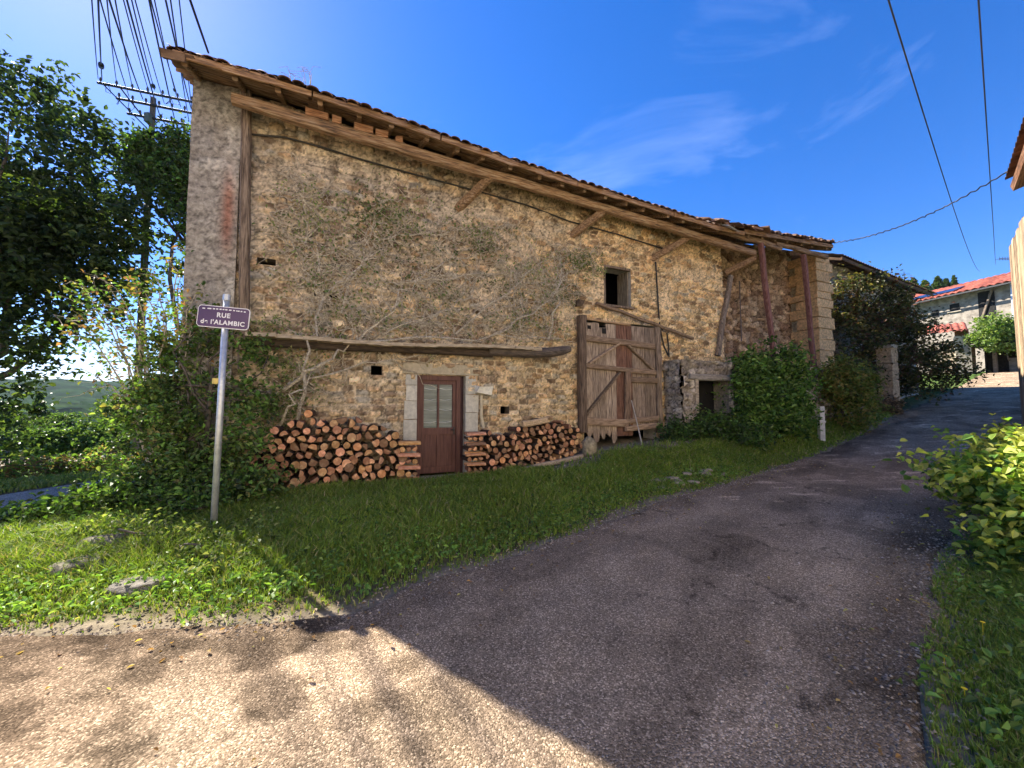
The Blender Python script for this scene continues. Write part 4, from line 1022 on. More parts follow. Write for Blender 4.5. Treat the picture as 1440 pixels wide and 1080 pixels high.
# ================================================================ buildings up the road
def house_mat(name, a, b): return mat(name, a, b, rough=.95, scale=3, bump=.5, bscale=30)
grey_r = house_mat('rubble_render', (.18, .155, .125), (.38, .33, .27))
cream = house_mat('cream_plaster', (.38, .32, .24), (.56, .47, .35))
redt = mat('red_tiles', (.20, .05, .035), (.42, .12, .075), rough=.8, scale=4, bump=.3, attr=True)
def frame(ax, ay, bx, by):
    d = Vector((bx-ax, by-ay, 0)); ln = d.length; return math.atan2(d.y, d.x), ln
def tile_roof(name, parent, x0, x1, y0, z0, y1, z1, m, tw=.3, rows=.38, col=(1, 1, 1), amp=.06):
    ts = np.arange(x0, x1+.01, tw/6); n = max(2, int(math.hypot(y1-y0, z1-z0)/rows*2)); vs = np.linspace(0, 1, n*1+1)
    T, K = np.meshgrid(ts, vs)
    row = np.floor(K*n/2+1e-6); fr = K*n/2-row
    Z = z0+(z1-z0)*K+amp*np.abs(np.sin(math.pi*T/tw))+.04*(1-fr)
    c = np.array(col)*(.6+.7*hsh(np.floor(T/tw), row, 3)[..., None])*(.62+.5*np.abs(np.sin(math.pi*T/tw))[..., None]**.5)
    P = np.stack([T, y0+(y1-y0)*K, Z], -1).reshape(-1, 3); nu = len(ts); nv = len(vs)
    i = (np.arange(nv-1)[:, None]*nu+np.arange(nu-1)[None, :])
    return np_mesh(name, P, np.stack([i, i+1, i+nu+1, i+nu], -1).reshape(-1, 4), m, parent, col=c.reshape(-1, 3), smooth=True)
# neighbouring barn
A = (13.3, 16.0); B = (22.0, 20.8); an, ln = frame(*A, *B); gzr = Hs(*A)
nb = empty('neighbour_barn', (A[0], A[1], gzr), an, 'lower grey rubble barn with dark roof standing behind the elder bush', 'barn')
zt = 7.75-gzr
stone_wall('wall', -.2, ln, -.8, zt, nb, 0, (), res=.07, cw=.4, ch=.22, seed=33, relief=.05, mort=.7, pal=gs, mortar=np.array([.34, .28, .21]))
mb = MB(1); mb.box((ln/2, 3, zt/2-.4), (ln+.1, 5.9, zt+.6), col=(.4, .35, .28)); mb.build('side_walls', stone_m, nb)
tile_roof('roof', nb, -.35, ln+.9, -.75, zt-.15, 3, zt+1.5, tile_m, .24, .36, (.22, .15, .11)); tile_roof('rear_roof_slope', nb, -.35, ln+.5, 3, zt+1.5, 6.6, zt-.1, tile_m, .24, .36, (.22, .15, .11))
mb = MB(2); mb.beam((-.35, -.68, zt-.22), (ln+.5, -.68, zt-.22), .05, .14, 10, .01, col=(.5, .4, .35)); mb.build('eave_board', beam_m, nb)
x = -.2
while x < ln: mb = MB(3); mb.beam((x, -.66, zt-.22), (x, .1, zt+.08), .1, .12, 1, 0, col=(.45, .4, .35)); mb.build('rafter', beam_m, nb); x += 1.1
# house with red tiles
A = at(1240, 437, 41.5); B = at(1432, 395.5, 31.5); zg = 3.6
an, ln = frame(A.x, A.y, B.x, B.y)
ez_ = (A.z+B.z)/2
rh = empty('red_roofed_house', (A.x, A.y, zg), an, 'tall rubble house with bright red tiled roof at the top of the road', 'house')
h_ = ez_-zg
def sub(name, c, size, m, parent, col=(1, 1, 1)): mb = MB(1); mb.box(c, size, col=col); return mb.build(name, m, parent)
sub('wall', (ln/2, 4, h_/2-1), (ln+.02, 7.2, h_+2), grey_r, rh)
tile_roof('roof', rh, -.4, ln+.6, -.55, h_-.05, 4, h_+1.75, redt, .5, .5, (1, 1, 1), .14); tile_roof('rear_roof_slope', rh, -.4, ln+.6, 4, h_+1.75, 8.4, h_-.2, redt, .34, .4, (1, 1, 1), .09)
sub('gutter', (ln/2, -.6, h_-.1), (ln+1, .14, .14), dkm, rh)
def wall_x(px_, py_):   # photo point -> local x on the red-roofed facade plane, height
    r_ = ray(px_, py_); cx, sx_ = math.cos(an), math.sin(an)
    det = -r_[0]*sx_+r_[1]*cx; s_ = (-A.x*sx_+A.y*cx)/det; X, Y = r_[0]*s_, r_[1]*s_
    return (X-A.x)*cx+(Y-A.y)*sx_, CAMZ+r_[2]*s_-zg
def opening(x0, y0, x1, y1, name='window'):
    a_ = wall_x(x0, y0); b_ = wall_x(x1, y1); zt_ = (a_[1]+wall_x(x1, y0)[1])/2; zb_ = (b_[1]+wall_x(x0, y1)[1])/2
    o = sub(name, ((a_[0]+b_[0])/2, .37, (zt_+zb_)/2), (abs(b_[0]-a_[0]), .03, abs(zt_-zb_)), dark_m, rh)
    return a_[0], b_[0], zb_, zt_, o
x0, x1, zb_, zt_, w_ = opening(1331, 427, 1345, 437); mb = MB(1); mb.box(((x0+x1)/2, .33, zb_-.06), (abs(x1-x0)+.3, .12, .1)); mb.build('sill', cream, w_)
x0, x1, zb_, zt_, w_ = opening(1370, 409, 1396, 446); mb = MB(1); mb.beam((x1-.1, .3, zt_), (x1-.9, .3, zb_-.3), .16, .12, 1, 0); mb.build('shutter', vert_m, w_)
x0, x1, zb_, zt_, w_ = opening(1306, 436, 1316, 446)
c_ = wall_x(1283, 395); 
ch = at(1284, 398, 43); sub_ = empty('x', (0, 0, 0)); bpy.data.objects.remove(sub_)
lx = (ch.x-A.x)*math.cos(an)+(ch.y-A.y)*math.sin(an); ly = -(ch.x-A.x)*math.sin(an)+(ch.y-A.y)*math.cos(an)
chm = sub('chimney', (lx, ly, h_+1.6), (.9, .7, 2.4), mat('chimney_brick', (.30, .11, .07), (.42, .18, .11), scale=12), rh); sub('chimney_cap', (lx, ly, h_+2.85), (1.05, .85, .14), dkm, chm)
pa = wall_x(1312, 420); sp_ = MB(1)
mt = MB(1); rotp = Euler((math.atan2(1.8, 4.55), 0, 0))
lxp, _ = wall_x(1311, 424)
for k in range(3): mt.box((lxp-1.6+k*1.25, .95, h_+.75), (1.15, 1.5, .05), rotp)
mt.build('solar_panel', mat('solar_glass', (.01, .015, .04), (.02, .03, .06), rough=.12, scale=3, bump=0, spec=.8), rh)
sub('downpipe', (wall_x(1421, 430)[0], .28, h_/2), (.12, .12, h_), galv, rh)
# television aerial
ta = at(1421, 378, 35); mb = MB(1); mb.tube([(0, 0, -1.6), (0, 0, 1.3)], .03, 6)
an_ = empty('tv_aerial', ta, 0, 'thin television aerial sticking up behind the red tiled ridge', 'aerial'); mb.build('mast', dkm, an_)
mb = MB(1); mb.tube([(-1.0, 0, .95), (1.0, .3, 1.0)], .022, 5)
for k in range(8): x = -.95+k*.26; mb.tube([(x, -.3, .95), (x, .35, .98)], .014, 4); mb.tube([(x, 0, .78), (x, 0, 1.15)], .014, 4)
mb.build('antenna_bars', dkm, an_)
ta = at(1272, 396, 44); mb = MB(1); mb.tube([(0, 0, -1.5), (0, 0, 1.2)], .03, 5); mb.tube([(-.7, 0, .9), (.7, 0, .9)], .02, 5); mb.tube([(-.5, 0, .5), (.5, 0, .5)], .02, 5)
tag(mb.build('roof_mast', dkm, loc=ta), 'thin mast with two short bars beside the brick chimney', 'mast')
# outbuilding with small red roof, carport
A2 = at(1345, 521, 30.0); B2 = at(1368, 522, 29.4); an2, ln2 = frame(A2.x, A2.y, B2.x, B2.y); g2 = min(A2.z, B2.z)-.4
ob_ = empty('outbuilding', (A2.x, A2.y, g2), an2, 'small pale plastered outbuilding with a red lean-to roof beside the carport', 'outbuilding')
h2 = at(1357, 472, 29.7).z-g2
sub('wall', (ln2/2, 1.7, h2/2), (ln2, 3.4, h2), cream, ob_); sub('side_wing', (-.75, 2.4, h2*.47), (1.5, 2.0, h2*.94), cream, ob_)
tile_roof('roof', ob_, -1.5, ln2-.1, -.35, h2+.25, 2.4, h2+1.3, redt, .36, .45, (1, 1, 1), .1)
sub('gable_boards', (ln2*.5, .6, h2+.2), (ln2*.9, .1, .7), woodmat('rust_boards', (.16, .08, .05), (.3, .16, .1), (8, 8, 1)), ob_)
sub('hatch', (ln2*.62, -.01, h2*.66), (.4, .04, .5), house_mat('grey_patch', (.2, .18, .16), (.3, .27, .24)), ob_)
A3 = at(1369, 524, 30.2); B3 = at(1446, 524, 27.5); an3, ln3 = frame(A3.x, A3.y, B3.x, B3.y); g3 = A3.z-.2
cp = empty('carport', (A3.x, A3.y, g3), an3, 'dark open carport under the green climber at the end of the road', 'carport')
h3 = at(1400, 484, 29).z-g3
sub('roof', (ln3/2, .6, h3), (ln3+.3, 2.2, .16), dkm, cp); sub('rear_wall', (ln3/2, 1.5, h3/2), (ln3, .15, h3), mat('carport_shadow_boards', (.03, .025, .02), (.06, .05, .04), scale=5), cp)  # rear boards carry the carport's inner shade in their near-black colour
for x in (.1, ln3*.45, ln3): sub('post', (x, -.1, h3/2), (.18, .18, h3), rail_m, cp)
sub('low_wall', (ln3*.75, 1.1, .6), (ln3*.45, .2, 1.2), grey_r, cp)
# right-hand house: only a wall edge and the tip of its eave show
def right_house():
    z0 = Hs(10.2, 7.4)
    A = Vector((10.02, 7.55, 0)); d = Vector((-.74, -.67, 0)).normalized(); an = math.atan2(d.y, d.x)
    o = empty('roadside_house', (A.x, A.y, z0-.2), an, 'house at the right edge with weathered boards and a jutting wooden eave', 'house')
    top = at(1434, 332, 7.55).z-z0
    mb = MB(1); x = 0; r = random.Random(4)
    while x < 2.9:
        w_ = r.uniform(.16, .24); c = r.uniform(1.1, 1.9); mb.box((x+w_/2, 0, top/2-.1), (w_-.01, .04, top+.2+r.uniform(-.12, .05)), col=(c, c*.95, c*.8), jit=.006); x += w_
    mb.build('board_fence', vert_m, o)
    sub('wall', (1.75, 2.6, 2.6), (3.2, 4.4, 5.4), grey_r, o)
    e = at(1424, 248, 7.6); lx = (e.x-A.x)*math.cos(an)+(e.y-A.y)*math.sin(an); ly = -(e.x-A.x)*math.sin(an)+(e.y-A.y)*math.cos(an)
    z = e.z-z0+.2
    mb = MB(2); mb.box((lx+1.9, ly+1.6, z+.25), (3.8, 3.4, .12), Euler((.3, 0, 0)), col=(.8, .6, .5)); mb.build('eave', beam_m, o)
    tile_roof('roof', o, lx, lx+4, ly-.1, z-.1, ly+3.2, z+1.1, tile_m, .22, .36, (.22, .14, .1))
right_house()
# unseen cream house added behind the viewpoint to bounce warm light onto the barn
def add_bounce_house():
    ang = math.atan2(DY, DX)+math.pi
    o = empty('bounce_house', (13.5, -2.0, 0), ang, 'unseen cream house added behind the viewpoint for warm bounce light', 'house')
    sub('wall', (11, 4, 4.4), (30, 8, 9.4), house_mat('bounce_facade', (.80, .71, .57), (.84, .76, .63)), o)
    tile_roof('roof', o, -4.4, 26.4, -.6, 9.0, 4, 11.0, redt, .5, .6); tile_roof('rear_roof_slope', o, -4.4, 26.4, 4, 11.0, 8.6, 8.9, redt, .5, .6)
    for x in (2.5, 7, 12.5, 17):
        for z in (1.9, 5.0):
            w_ = sub('window', (x, -.02, z), (1.1, .08, 1.5), vert_m, o, (1.6, 1.5, 1.4)); sub('pane', (x, -.065, z), (.9, .02, 1.3), dark_m, w_)
add_bounce_house()
# stone gate pillar and small white post
p = at(1250, 552, 14.6); zt = at(1251, 490, 14.6).z; gpz = Hs(p.x, p.y)
gp_ = empty('gate_pillar', (p.x, p.y, gpz), ANG, 'squat tan stone gate pillar showing below the dark elder bush', 'pillar')
mb = MB(3); z = -.3; 
while z < zt-gpz: mb.box((0, 0, z+.15), (.46, .45, .29), col=(.47, .34, .21), jit=.02); z += .3
mb.build('pillar_stones', stone_m, gp_)
mb = MB(3); mb.box((0, 0, z+.04), (.52, .5, .1), col=(.42, .36, .28), jit=.02); mb.build('capstone', stone_m, gp_)
p = at(1155, 607, 10.9); 
mb = MB(1); zz = Hs(p.x, p.y); hp = at(1155, 572, 10.9).z-zz
mb.box((0, 0, hp*.5), (.13, .12, hp), jit=.01); mb.box((0, 0, hp*.98), (.15, .14, .05), jit=.01); mb.box((0, -.05, hp*.55), (.16, .06, .08), jit=.02)
tag(mb.build('marker_post', mat('white_weathered_paint', (.5, .48, .42), (.75, .72, .66), scale=9), loc=(p.x, p.y, zz)), 'short weathered white post standing in the verge before the bushes', 'post')
# ================================================================ vegetation
LM = leafmat('leaf', trans=.38)
LG = leafmat('grass_blade', trans=.35, rough=.6)
twig_m = woodmat('twig_bark', (.24, .19, .14), (.62, .54, .43), (4, 4, 4), 6)
trunk_m = mat('trunk_bark', (.05, .04, .03), (.16, .13, .10), rough=.95, scale=7, bump=.8, attr=True)
DKG = [(0.044, 0.081, 0.022), (0.062, 0.112, 0.027), (0.088, 0.150, 0.037), (0.112, 0.163, 0.044), (0.056, 0.075, 0.031)]
MIDG = [(0.095, 0.189, 0.034), (0.135, 0.257, 0.047), (0.176, 0.297, 0.061), (0.074, 0.135, 0.034), (0.230, 0.311, 0.081)]
YELG = [(0.297, 0.351, 0.054), (0.405, 0.446, 0.081), (0.189, 0.270, 0.047), (0.135, 0.216, 0.041), (0.459, 0.459, 0.121)]
def tree(name, label, base, lobes, nclump, per, cr, ls, pal, seed, trunk_r=.2, trunk_top=None, limbs=12, cat='tree', group=None, leafs=.35, inner=.45, aspect=.62, wob=.08):
    rg = np.random.default_rng(seed); r = random.Random(seed)
    root = empty(name, base, 0, label, cat, group)
    b = np.array(base)
    P, cc = cloud(lobes, nclump, per, cr, rg, inner)
    leaves('crown' if cat == 'tree' else 'foliage', P-b, rg.uniform(.6, 1.35, len(P))*ls, pal, rg, LM, root, aspect=aspect)
    mb = MB(seed)
    tt = Vector(trunk_top)-Vector(base) if trunk_top else Vector((0, 0, max(l[2] for l in lobes)-base[2]))*.7
    if trunk_r: branchy(mb, (0, 0, -.4), tt, trunk_r, trunk_r*.5, r, 6, .03, 8)
    for i in range(limbs):
        l = lobes[i % len(lobes)]; k = r.uniform(.25, 1) if trunk_r else r.uniform(0, .1)
        e = Vector((l[0]-b[0]+r.uniform(-.4, .4)*l[3], l[1]-b[1]+r.uniform(-.4, .4)*l[4], l[2]-b[2]+r.uniform(-.2, .4)*l[5]))
        q = branchy(mb, tt*k, e, max(.012, trunk_r*.42), .012, r, 6, wob, 5)
        for j in range(4):
            s = q[r.randint(2, 6)]; c = Vector(cc[r.randrange(len(cc))])-Vector(base)
            if (c-s).length < max(l[3:6])*1.3: branchy(mb, s, c, max(.008, trunk_r*.12), .005, r, 4, .1, 4)
    mb.build('trunk' if cat == 'tree' else 'stems', trunk_m, root, smooth=True)
    return root
rg = np.random.default_rng(5)
# the big backlit tree on the left
bt = (-23.2, 15.8, Hs(-23.2, 15.8))
lob = blobs((-20.2, 15.4, 9.2), (4.6, 3.6, 4.6), 30, rg, .28, .42, .8)
for x, y, a_, c_ in ((30, 130, 1.5, 1.1), (60, 115, 1.1, .7), (95, 190, 1.5, 1.0), (150, 185, 1.2, .7), (165, 250, 1.5, 1.0), (195, 300, 1.1, .8), (215, 340, .7, .5), (140, 340, 1.1, .7), (85, 400, 1.2, .8), (45, 465, 1.2, .9), (70, 440, 1.0, .7), (25, 545, .8, .7), (60, 510, .8, .5), (0, 600, .9, 1.2), (130, 300, 1.4, 1.2), (5, 490, 1.6, 1.2)):
    p = at(x, y, 15.5); lob.append((p.x, p.y, p.z, a_, a_, c_))
tree('broadleaf_tree', 'large dark leafy tree filling the left edge of the picture', bt, lob, 1250, 28, .33, .225, [(.03, .055, .018), (.045, .08, .022), (.06, .10, .03), (.03, .05, .025), (.10, .14, .04)], 11, .45, (-22.5, 15.6, 9.5), 30)
# tree crown seen behind the roof corner and the pole
b2 = (-13.4, 16.5, Hs(-13.4, 16.5))
lob = [(at(x, y, 16.5).x, 16.5+dy, at(x, y, 16.5).z, a_, a_, c_) for x, y, dy, a_, c_ in ((235, 215, 0, 1.2, .8), (260, 190, .5, .9, .6), (225, 250, .3, 1.3, .8), (258, 262, 0, 1.2, .9), (200, 235, 0, .8, .5), (280, 300, .5, 1.5, 1.6), (262, 250, 1, 1.2, 1.4), (300, 380, 1, 1.6, 2.2), (225, 205, .4, .9, .6), (245, 240, .2, 1.1, .8), (215, 225, 0, .8, .6))]
tree('broadleaf_tree', 'loose leafy tree rising behind the barn pillar and the utility pole', b2, lob, 620, 34, .26, .17, DKG+MIDG[:2], 12, .24, None, 10)
# sparse arching shrub beside the pillar
def arching(name, label, base, tips, seed, ls, pal, perl, r0=.02, cat='shrub', sub=5, spread=.45, group=None):
    rg = np.random.default_rng(seed); r = random.Random(seed); root = empty(name, base, 0, label, cat, group); mb = MB(seed); P = []
    for tp in tips:
        e = Vector(tp)-Vector(base); a_ = Vector((r.uniform(-.15, .15), r.uniform(-.15, .15), -.05)); n = 12; pts = []
        for i in range(n+1):
            k = i/n; p = a_.lerp(e, k); p.z = a_.z+(e.z-a_.z)*(1-(1-k)**1.9); p += Vector((r.uniform(-1, 1), r.uniform(-1, 1), r.uniform(-1, 1)))*.035; pts.append(p)
        mb.tube(pts, [r0*(1-.8*i/n) for i in range(n+1)], 5)
        for j in range(sub):
            s = pts[r.randint(4, n)]; q = s+Vector((r.uniform(-1, 1), r.uniform(-.7, .7), r.uniform(-.7, .5)))*spread*r.uniform(.5, 1.3); c = branchy(mb, s, q, r0*.3, r0*.1, r, 4, .12, 3)
            for k in range(perl): p = c[r.randint(1, 4)]; P.append(p+Vector((r.gauss(0, 1), r.gauss(0, 1), r.gauss(0, 1)))*.055)
        for k in range(perl): p = pts[r.randint(6, n)]; P.append(p+Vector((r.gauss(0, 1), r.gauss(0, 1), r.gauss(0, 1)))*.05)
    mb.build('stems', twig_m, root); P = np.array([tuple(p) for p in P])
    leaves('foliage', P, rg.uniform(.6, 1.3, len(P))*ls, pal, rg, LM, root); return root
cb = (-5.9, 6.7, Hs(-5.9, 6.7)-.05); r = random.Random(31)
tips = [at(x, y, 6.3+r.uniform(-.5, .9)) for x, y in ((98, 395), (120, 430), (150, 400), (85, 465), (135, 470), (170, 440), (190, 400), (215, 385), (235, 420), (250, 385), (160, 500), (110, 520), (200, 470), (225, 470), (180, 385), (140, 520), (240, 350), (75, 440), (205, 430), (130, 385), (285, 395), (300, 430), (325, 455), (268, 370), (275, 440))]
arching('arching_shrub', 'sparse shrub of long arching twigs with small autumn leaves beside the corner pillar', cb, tips, 32, .08, DKG[1:4]+MIDG[:2]+[(.25, .22, .06), (.3, .16, .08), (.16, .17, .05)], 8, .018, sub=9)
# dense ivy and bramble round the foot of the pillar
lob = []
for x, y, Y, a_, c_ in ((235, 530, 6.3, .38, .45), (215, 590, 6.2, .5, .45), (250, 590, 6.0, .25, .35), (222, 645, 6.2, .35, .42), (235, 660, 6.0, .5, .45), (290, 540, 6.3, .22, .4), (318, 640, 6.1, .25, .45), (340, 560, 6.3, .25, .5), (350, 620, 6.1, .25, .45), (350, 680, 5.9, .4, .35), (300, 690, 5.8, .35, .35), (205, 705, 6.0, .36, .36), (225, 540, 6.6, .32, .4), (285, 640, 6.0, .35, .4), (375, 560, 6.5, .15, .25), (250, 500, 6.5, .35, .35), (345, 500, 6.4, .22, .4), (375, 510, 6.6, .15, .3), (300, 470, 6.45, .2, .35), (330, 455, 6.5, .14, .3), (262, 455, 6.5, .25, .3)):
    p = at(x, y, Y); lob.append((p.x, p.y, p.z, a_, a_*.8, c_))
tree('ivy_thicket', 'dense ivy and bramble thicket wrapping the foot of the corner pillar behind the sign', (-5.0, 6.2, Hs(-5, 6.2)), lob, 400, 30, .13, .08, DKG+MIDG+[(.16, .2, .06), (.22, .2, .07)], 33, .05, (-4.9, 6.25, 2.2), 22, 'shrub', inner=.3, wob=.12)
# dark low growth on the bank down to the lane
lob = []
for x, y, Y, a_, c_ in ((20, 800, 5.4, .7, .15), (70, 790, 5.5, .6, .15), (120, 775, 5.6, .55, .17), (160, 745, 5.8, .5, .3), (205, 735, 5.6, .45, .3), (245, 745, 5.4, .4, .26), (165, 745, 6.0, .35, .25), (285, 740, 5.2, .3, .22), (190, 720, 6.1, .32, .33)):
    p = at(x, y, Y); g_ = Hs(p.x, Y); lob.append((p.x, p.y, g_+c_*.6, a_, a_, c_))
tree('bramble_bank', 'low dark brambles covering the bank between the verge and the lower lane', (-5.8, 5.7, Hs(-5.8, 5.7)), lob, 420, 26, .12, .075, DKG+MIDG[:3], 34, .02, None, 14, 'shrub', inner=.2)
# wall climber: bare tangled stems with few leaves
vt, vz = wt(398, 560, .05)
vine = empty('climbing_vine', (P0[0], P0[1], 0), ANG, 'tangled mostly bare climber spread over the upper barn wall', 'climber')
r = random.Random(41); mb = MB(41); VL = []
def vpath(p, e, r0, n=9, wob=.09, o=.06):
    pts = []
    for i in range(n+1):
        k = i/n; q = p.lerp(e, k); w_ = math.sin(k*math.pi); q = q+Vector((r.uniform(-1, 1)*wob*w_, 0, r.uniform(-1, 1)*wob*w_)); q.y = -o-.05*r.random()-.25*w_*(o > .1); pts.append(q)
    mb.tube(pts, [r0*(1-.7*i/n) for i in range(n+1)], 4, col=(1.1, 1.1, 1.05)); return pts
def V2(x, y, o=.06): t, z = wt(x, y, o); return Vector((t, -o, z))
base_ = V2(392, 600, .3)
mains = [((392, 600), (440, 520), .02), ((400, 548), (505, 480), .022), ((505, 482), (795, 476), .014), ((405, 540), (600, 500), .013), ((420, 590), (455, 420), .02), ((455, 420), (560, 330), .016), ((450, 430), (430, 300), .014), ((560, 330), (700, 320), .012), ((560, 400), (760, 380), .014),
         ((505, 480), (600, 380), .014), ((600, 380), (720, 340), .012), ((640, 470), (760, 370), .013), ((700, 470), (800, 400), .013), ((770, 480), (785, 360), .016), ((785, 400), (835, 350), .01), ((540, 470), (660, 420), .012), ((455, 420), (380, 300), .012), ((430, 300), (410, 215), .01), ((480, 440), (540, 270), .012), ((730, 470), (720, 380), .01)]
MP = []
for a_, b_, rr in mains: MP += vpath(V2(*a_, .12), V2(*b_, .08), rr*1.6, 10, .11, .14 if a_[1] > 460 else .06)
for k in range(900):
    s = MP[r.randrange(len(MP))]; px_ = s.x
    d = Vector((r.gauss(.15, 1), 0, r.gauss(.1, .8))).normalized()*r.uniform(.3, 1.15); e = s+d
    if e.z > 6.1-.06*e.x or e.x > 4.1 or e.x < -3.4 or e.z < 3.0 and r.random() < .8: continue
    q = vpath(s, e, r.uniform(.008, .0145), 7, .09)
    if k < 850:
        m2 = q[r.randint(2, 5)]; e2 = m2+Vector((r.gauss(0, .35), 0, r.gauss(-.05, .3))); q2 = vpath(m2, e2, .0075, 4, .06)
        if r.random() < .3: VL += [v for v in q2[1:]]
mb.build('stems', twig_m, vine)
P = []
for v in VL: P += [tuple(v+Vector((r.gauss(0, .07), r.uniform(-.1, .02), r.gauss(0, .07)))) for _ in range(3)]
for x, y, n, s_ in ((560, 300, 260, .45), (520, 280, 150, .38), (665, 320, 130, .33), (600, 340, 120, .4), (690, 340, 60, .25), (480, 310, 140, .4), (760, 385, 150, .3), (820, 368, 300, .22), (800, 410, 90, .25), (440, 300, 130, .3), (400, 560, 420, .25), (415, 520, 300, .3), (450, 480, 160, .3), (380, 460, 220, .2), (385, 590, 260, .2), (740, 375, 40, .1), (845, 380, 60, .1), (700, 400, 60, .2), (535, 300, 120, .2)):
    c_ = V2(x, y, .12); P += [(c_.x+r.gauss(0, s_), -abs(r.gauss(.09, .05)), c_.z+r.gauss(0, s_*.7)) for _ in range(n)]
P = np.array(P); rg = np.random.default_rng(42)
leaves('foliage', P, rg.uniform(.6, 1.3, len(P))*.062, [(.16, .22, .08), (.22, .27, .10), (.11, .17, .055), (.30, .30, .14), (.28, .22, .12)], rg, LM, vine, up=.1)
# bushes along the terrace
rg = np.random.default_rng(51)
lob = blobs((7.1, 10.6, 1.85), (1.0, .7, 1.3), 16, rg, .4, .58, .85, -.8)+[(6.3, 10.4, 1.0, .6, .5, .5), (7.8, 10.8, 1.2, .5, .5, .6)]
tree('ivy_bush', 'thick bright green ivy bush swallowing the right end of the terrace wall', (7.2, 10.7, Hs(7.2, 10.7)), lob, 640, 34, .16, .105, MIDG+[(.10, .19, .04), (.04, .08, .02)], 52, .06, (7.2, 10.8, 1.6), 10, 'bush', inner=.5)
lob = blobs((10.55, 12.1, 2.1), (.68, .55, 1.2), 12, rg, .4, .58, .8, -.8)+[(10.9, 12.2, 1.4, .6, .5, .6)]
tree('leafy_bush', 'tall olive green bush with yellowing leaves in front of the quoined column', (10.4, 12.1, Hs(10.4, 12.1)), lob, 270, 30, .16, .10, [(.17, .20, .04), (.24, .22, .06), (.32, .24, .07), (.11, .15, .03), (.2, .26, .06)], 53, .05, (10.4, 12.1, 2.0), 10, 'bush')
lob = []
for x, y, a_ in ((1200, 432, .75), (1190, 405, .45), (1232, 440, .85), (1262, 458, .8), (1292, 478, .75), (1316, 500, .6), (1210, 480, .85), (1245, 490, .7), (1285, 515, .75), (1328, 525, .4), (1195, 520, .7), (1220, 530, .5), (1270, 540, .5), (1300, 540, .5), (1225, 400, .35), (1255, 420, .4)):
    p = at(x, y, 15.2); lob.append((p.x, 15.2+random.Random(x).uniform(-.3, .5), p.z, a_, .7, a_*.85))
tree('elder_bush', 'big dark elder bush with drooping branches between the barn and the red roofed house', (14.9, 15.2, Hs(14.9, 15.2)), lob, 520, 30, .26, .125, [(.05, .065, .022), (.08, .09, .03), (.12, .10, .035), (.07, .08, .03), (.17, .14, .05), (.12, .06, .04)], 54, .09, (14.8, 15.2, 3.8), 18, 'bush')
lob = []
for x, y, Y, a_, c_ in ((955, 618, 9.9, .45, .3), (985, 605, 10.1, .5, .4), (1015, 610, 9.9, .5, .35), (1050, 620, 9.6, .45, .28)):
    p = at(x, y, Y); lob.append((p.x, Y, Hs(p.x, Y)+c_*.7, a_, a_*.7, c_))
tree('nettle_patch', 'low dark nettles at the foot of the terrace wall left of the ivy bush', (5.3, 10, Hs(5.3, 10)), lob, 170, 28, .14, .09, DKG+MIDG[:1], 55, .015, None, 6, 'plant', inner=.1)
p = at(1243, 578, 14.2); lob = [(p.x, p.y, Hs(p.x, p.y)+.25, .5, .4, .35)]
tree('dry_brushwood', 'small heap of reddish dry brushwood under the elder bush', (p.x, p.y, Hs(p.x, p.y)), lob, 60, 20, .12, .09, [(.22, .12, .07), (.3, .18, .1), (.12, .08, .05)], 56, .012, None, 14, 'brushwood', inner=.1)
# climber over the carport
lob = [(at(x, y, 28.5).x, 28.3+dy, at(x, y, 28.5).z, a_, 1.0, c_) for x, y, dy, a_, c_ in ((1395, 463, 0, 1.2, .9), (1415, 470, .1, 1.1, .8), (1378, 476, 0, .7, .6), (1430, 465, .2, 1, .9), (1402, 485, -.3, 1.2, .5), (1425, 490, -.2, .9, .4))]
tree('carport_climber', 'sunlit bright green climber heaped on top of the dark carport', (36.8, 28.3, at(1400, 500, 28.3).z), lob, 300, 24, .22, .2, [(.14, .22, .05), (.2, .28, .07), (.09, .16, .035), (.26, .32, .1)], 57, .04, None, 8, 'climber')
# right foreground bush, lit by the sun
lob = blobs((5.42, 3.8, .74), (.85, .8, .66), 14, np.random.default_rng(8), .38, .55, .9, -.5)+[(6.3, 4.6, .75, .6, .6, .5), (7.0, 5.3, .8, .55, .6, .45), (4.75, 3.6, .3, .35, .35, .3), (8.2, 6.2, .85, .5, .5, .4), (5.4, 3.3, .5, .6, .5, .45)]
tree('roadside_bush', 'yellow-green leafy bush catching the sun at the right road edge', (5.0, 3.85, Hs(5, 3.85)), lob, 760, 15, .12, .085, YELG+[(.5, .52, .12), (.42, .46, .1)]+MIDG[:2], 58, .03, (5, 3.9, .6), 16, 'bush', inner=.35, aspect=.72)
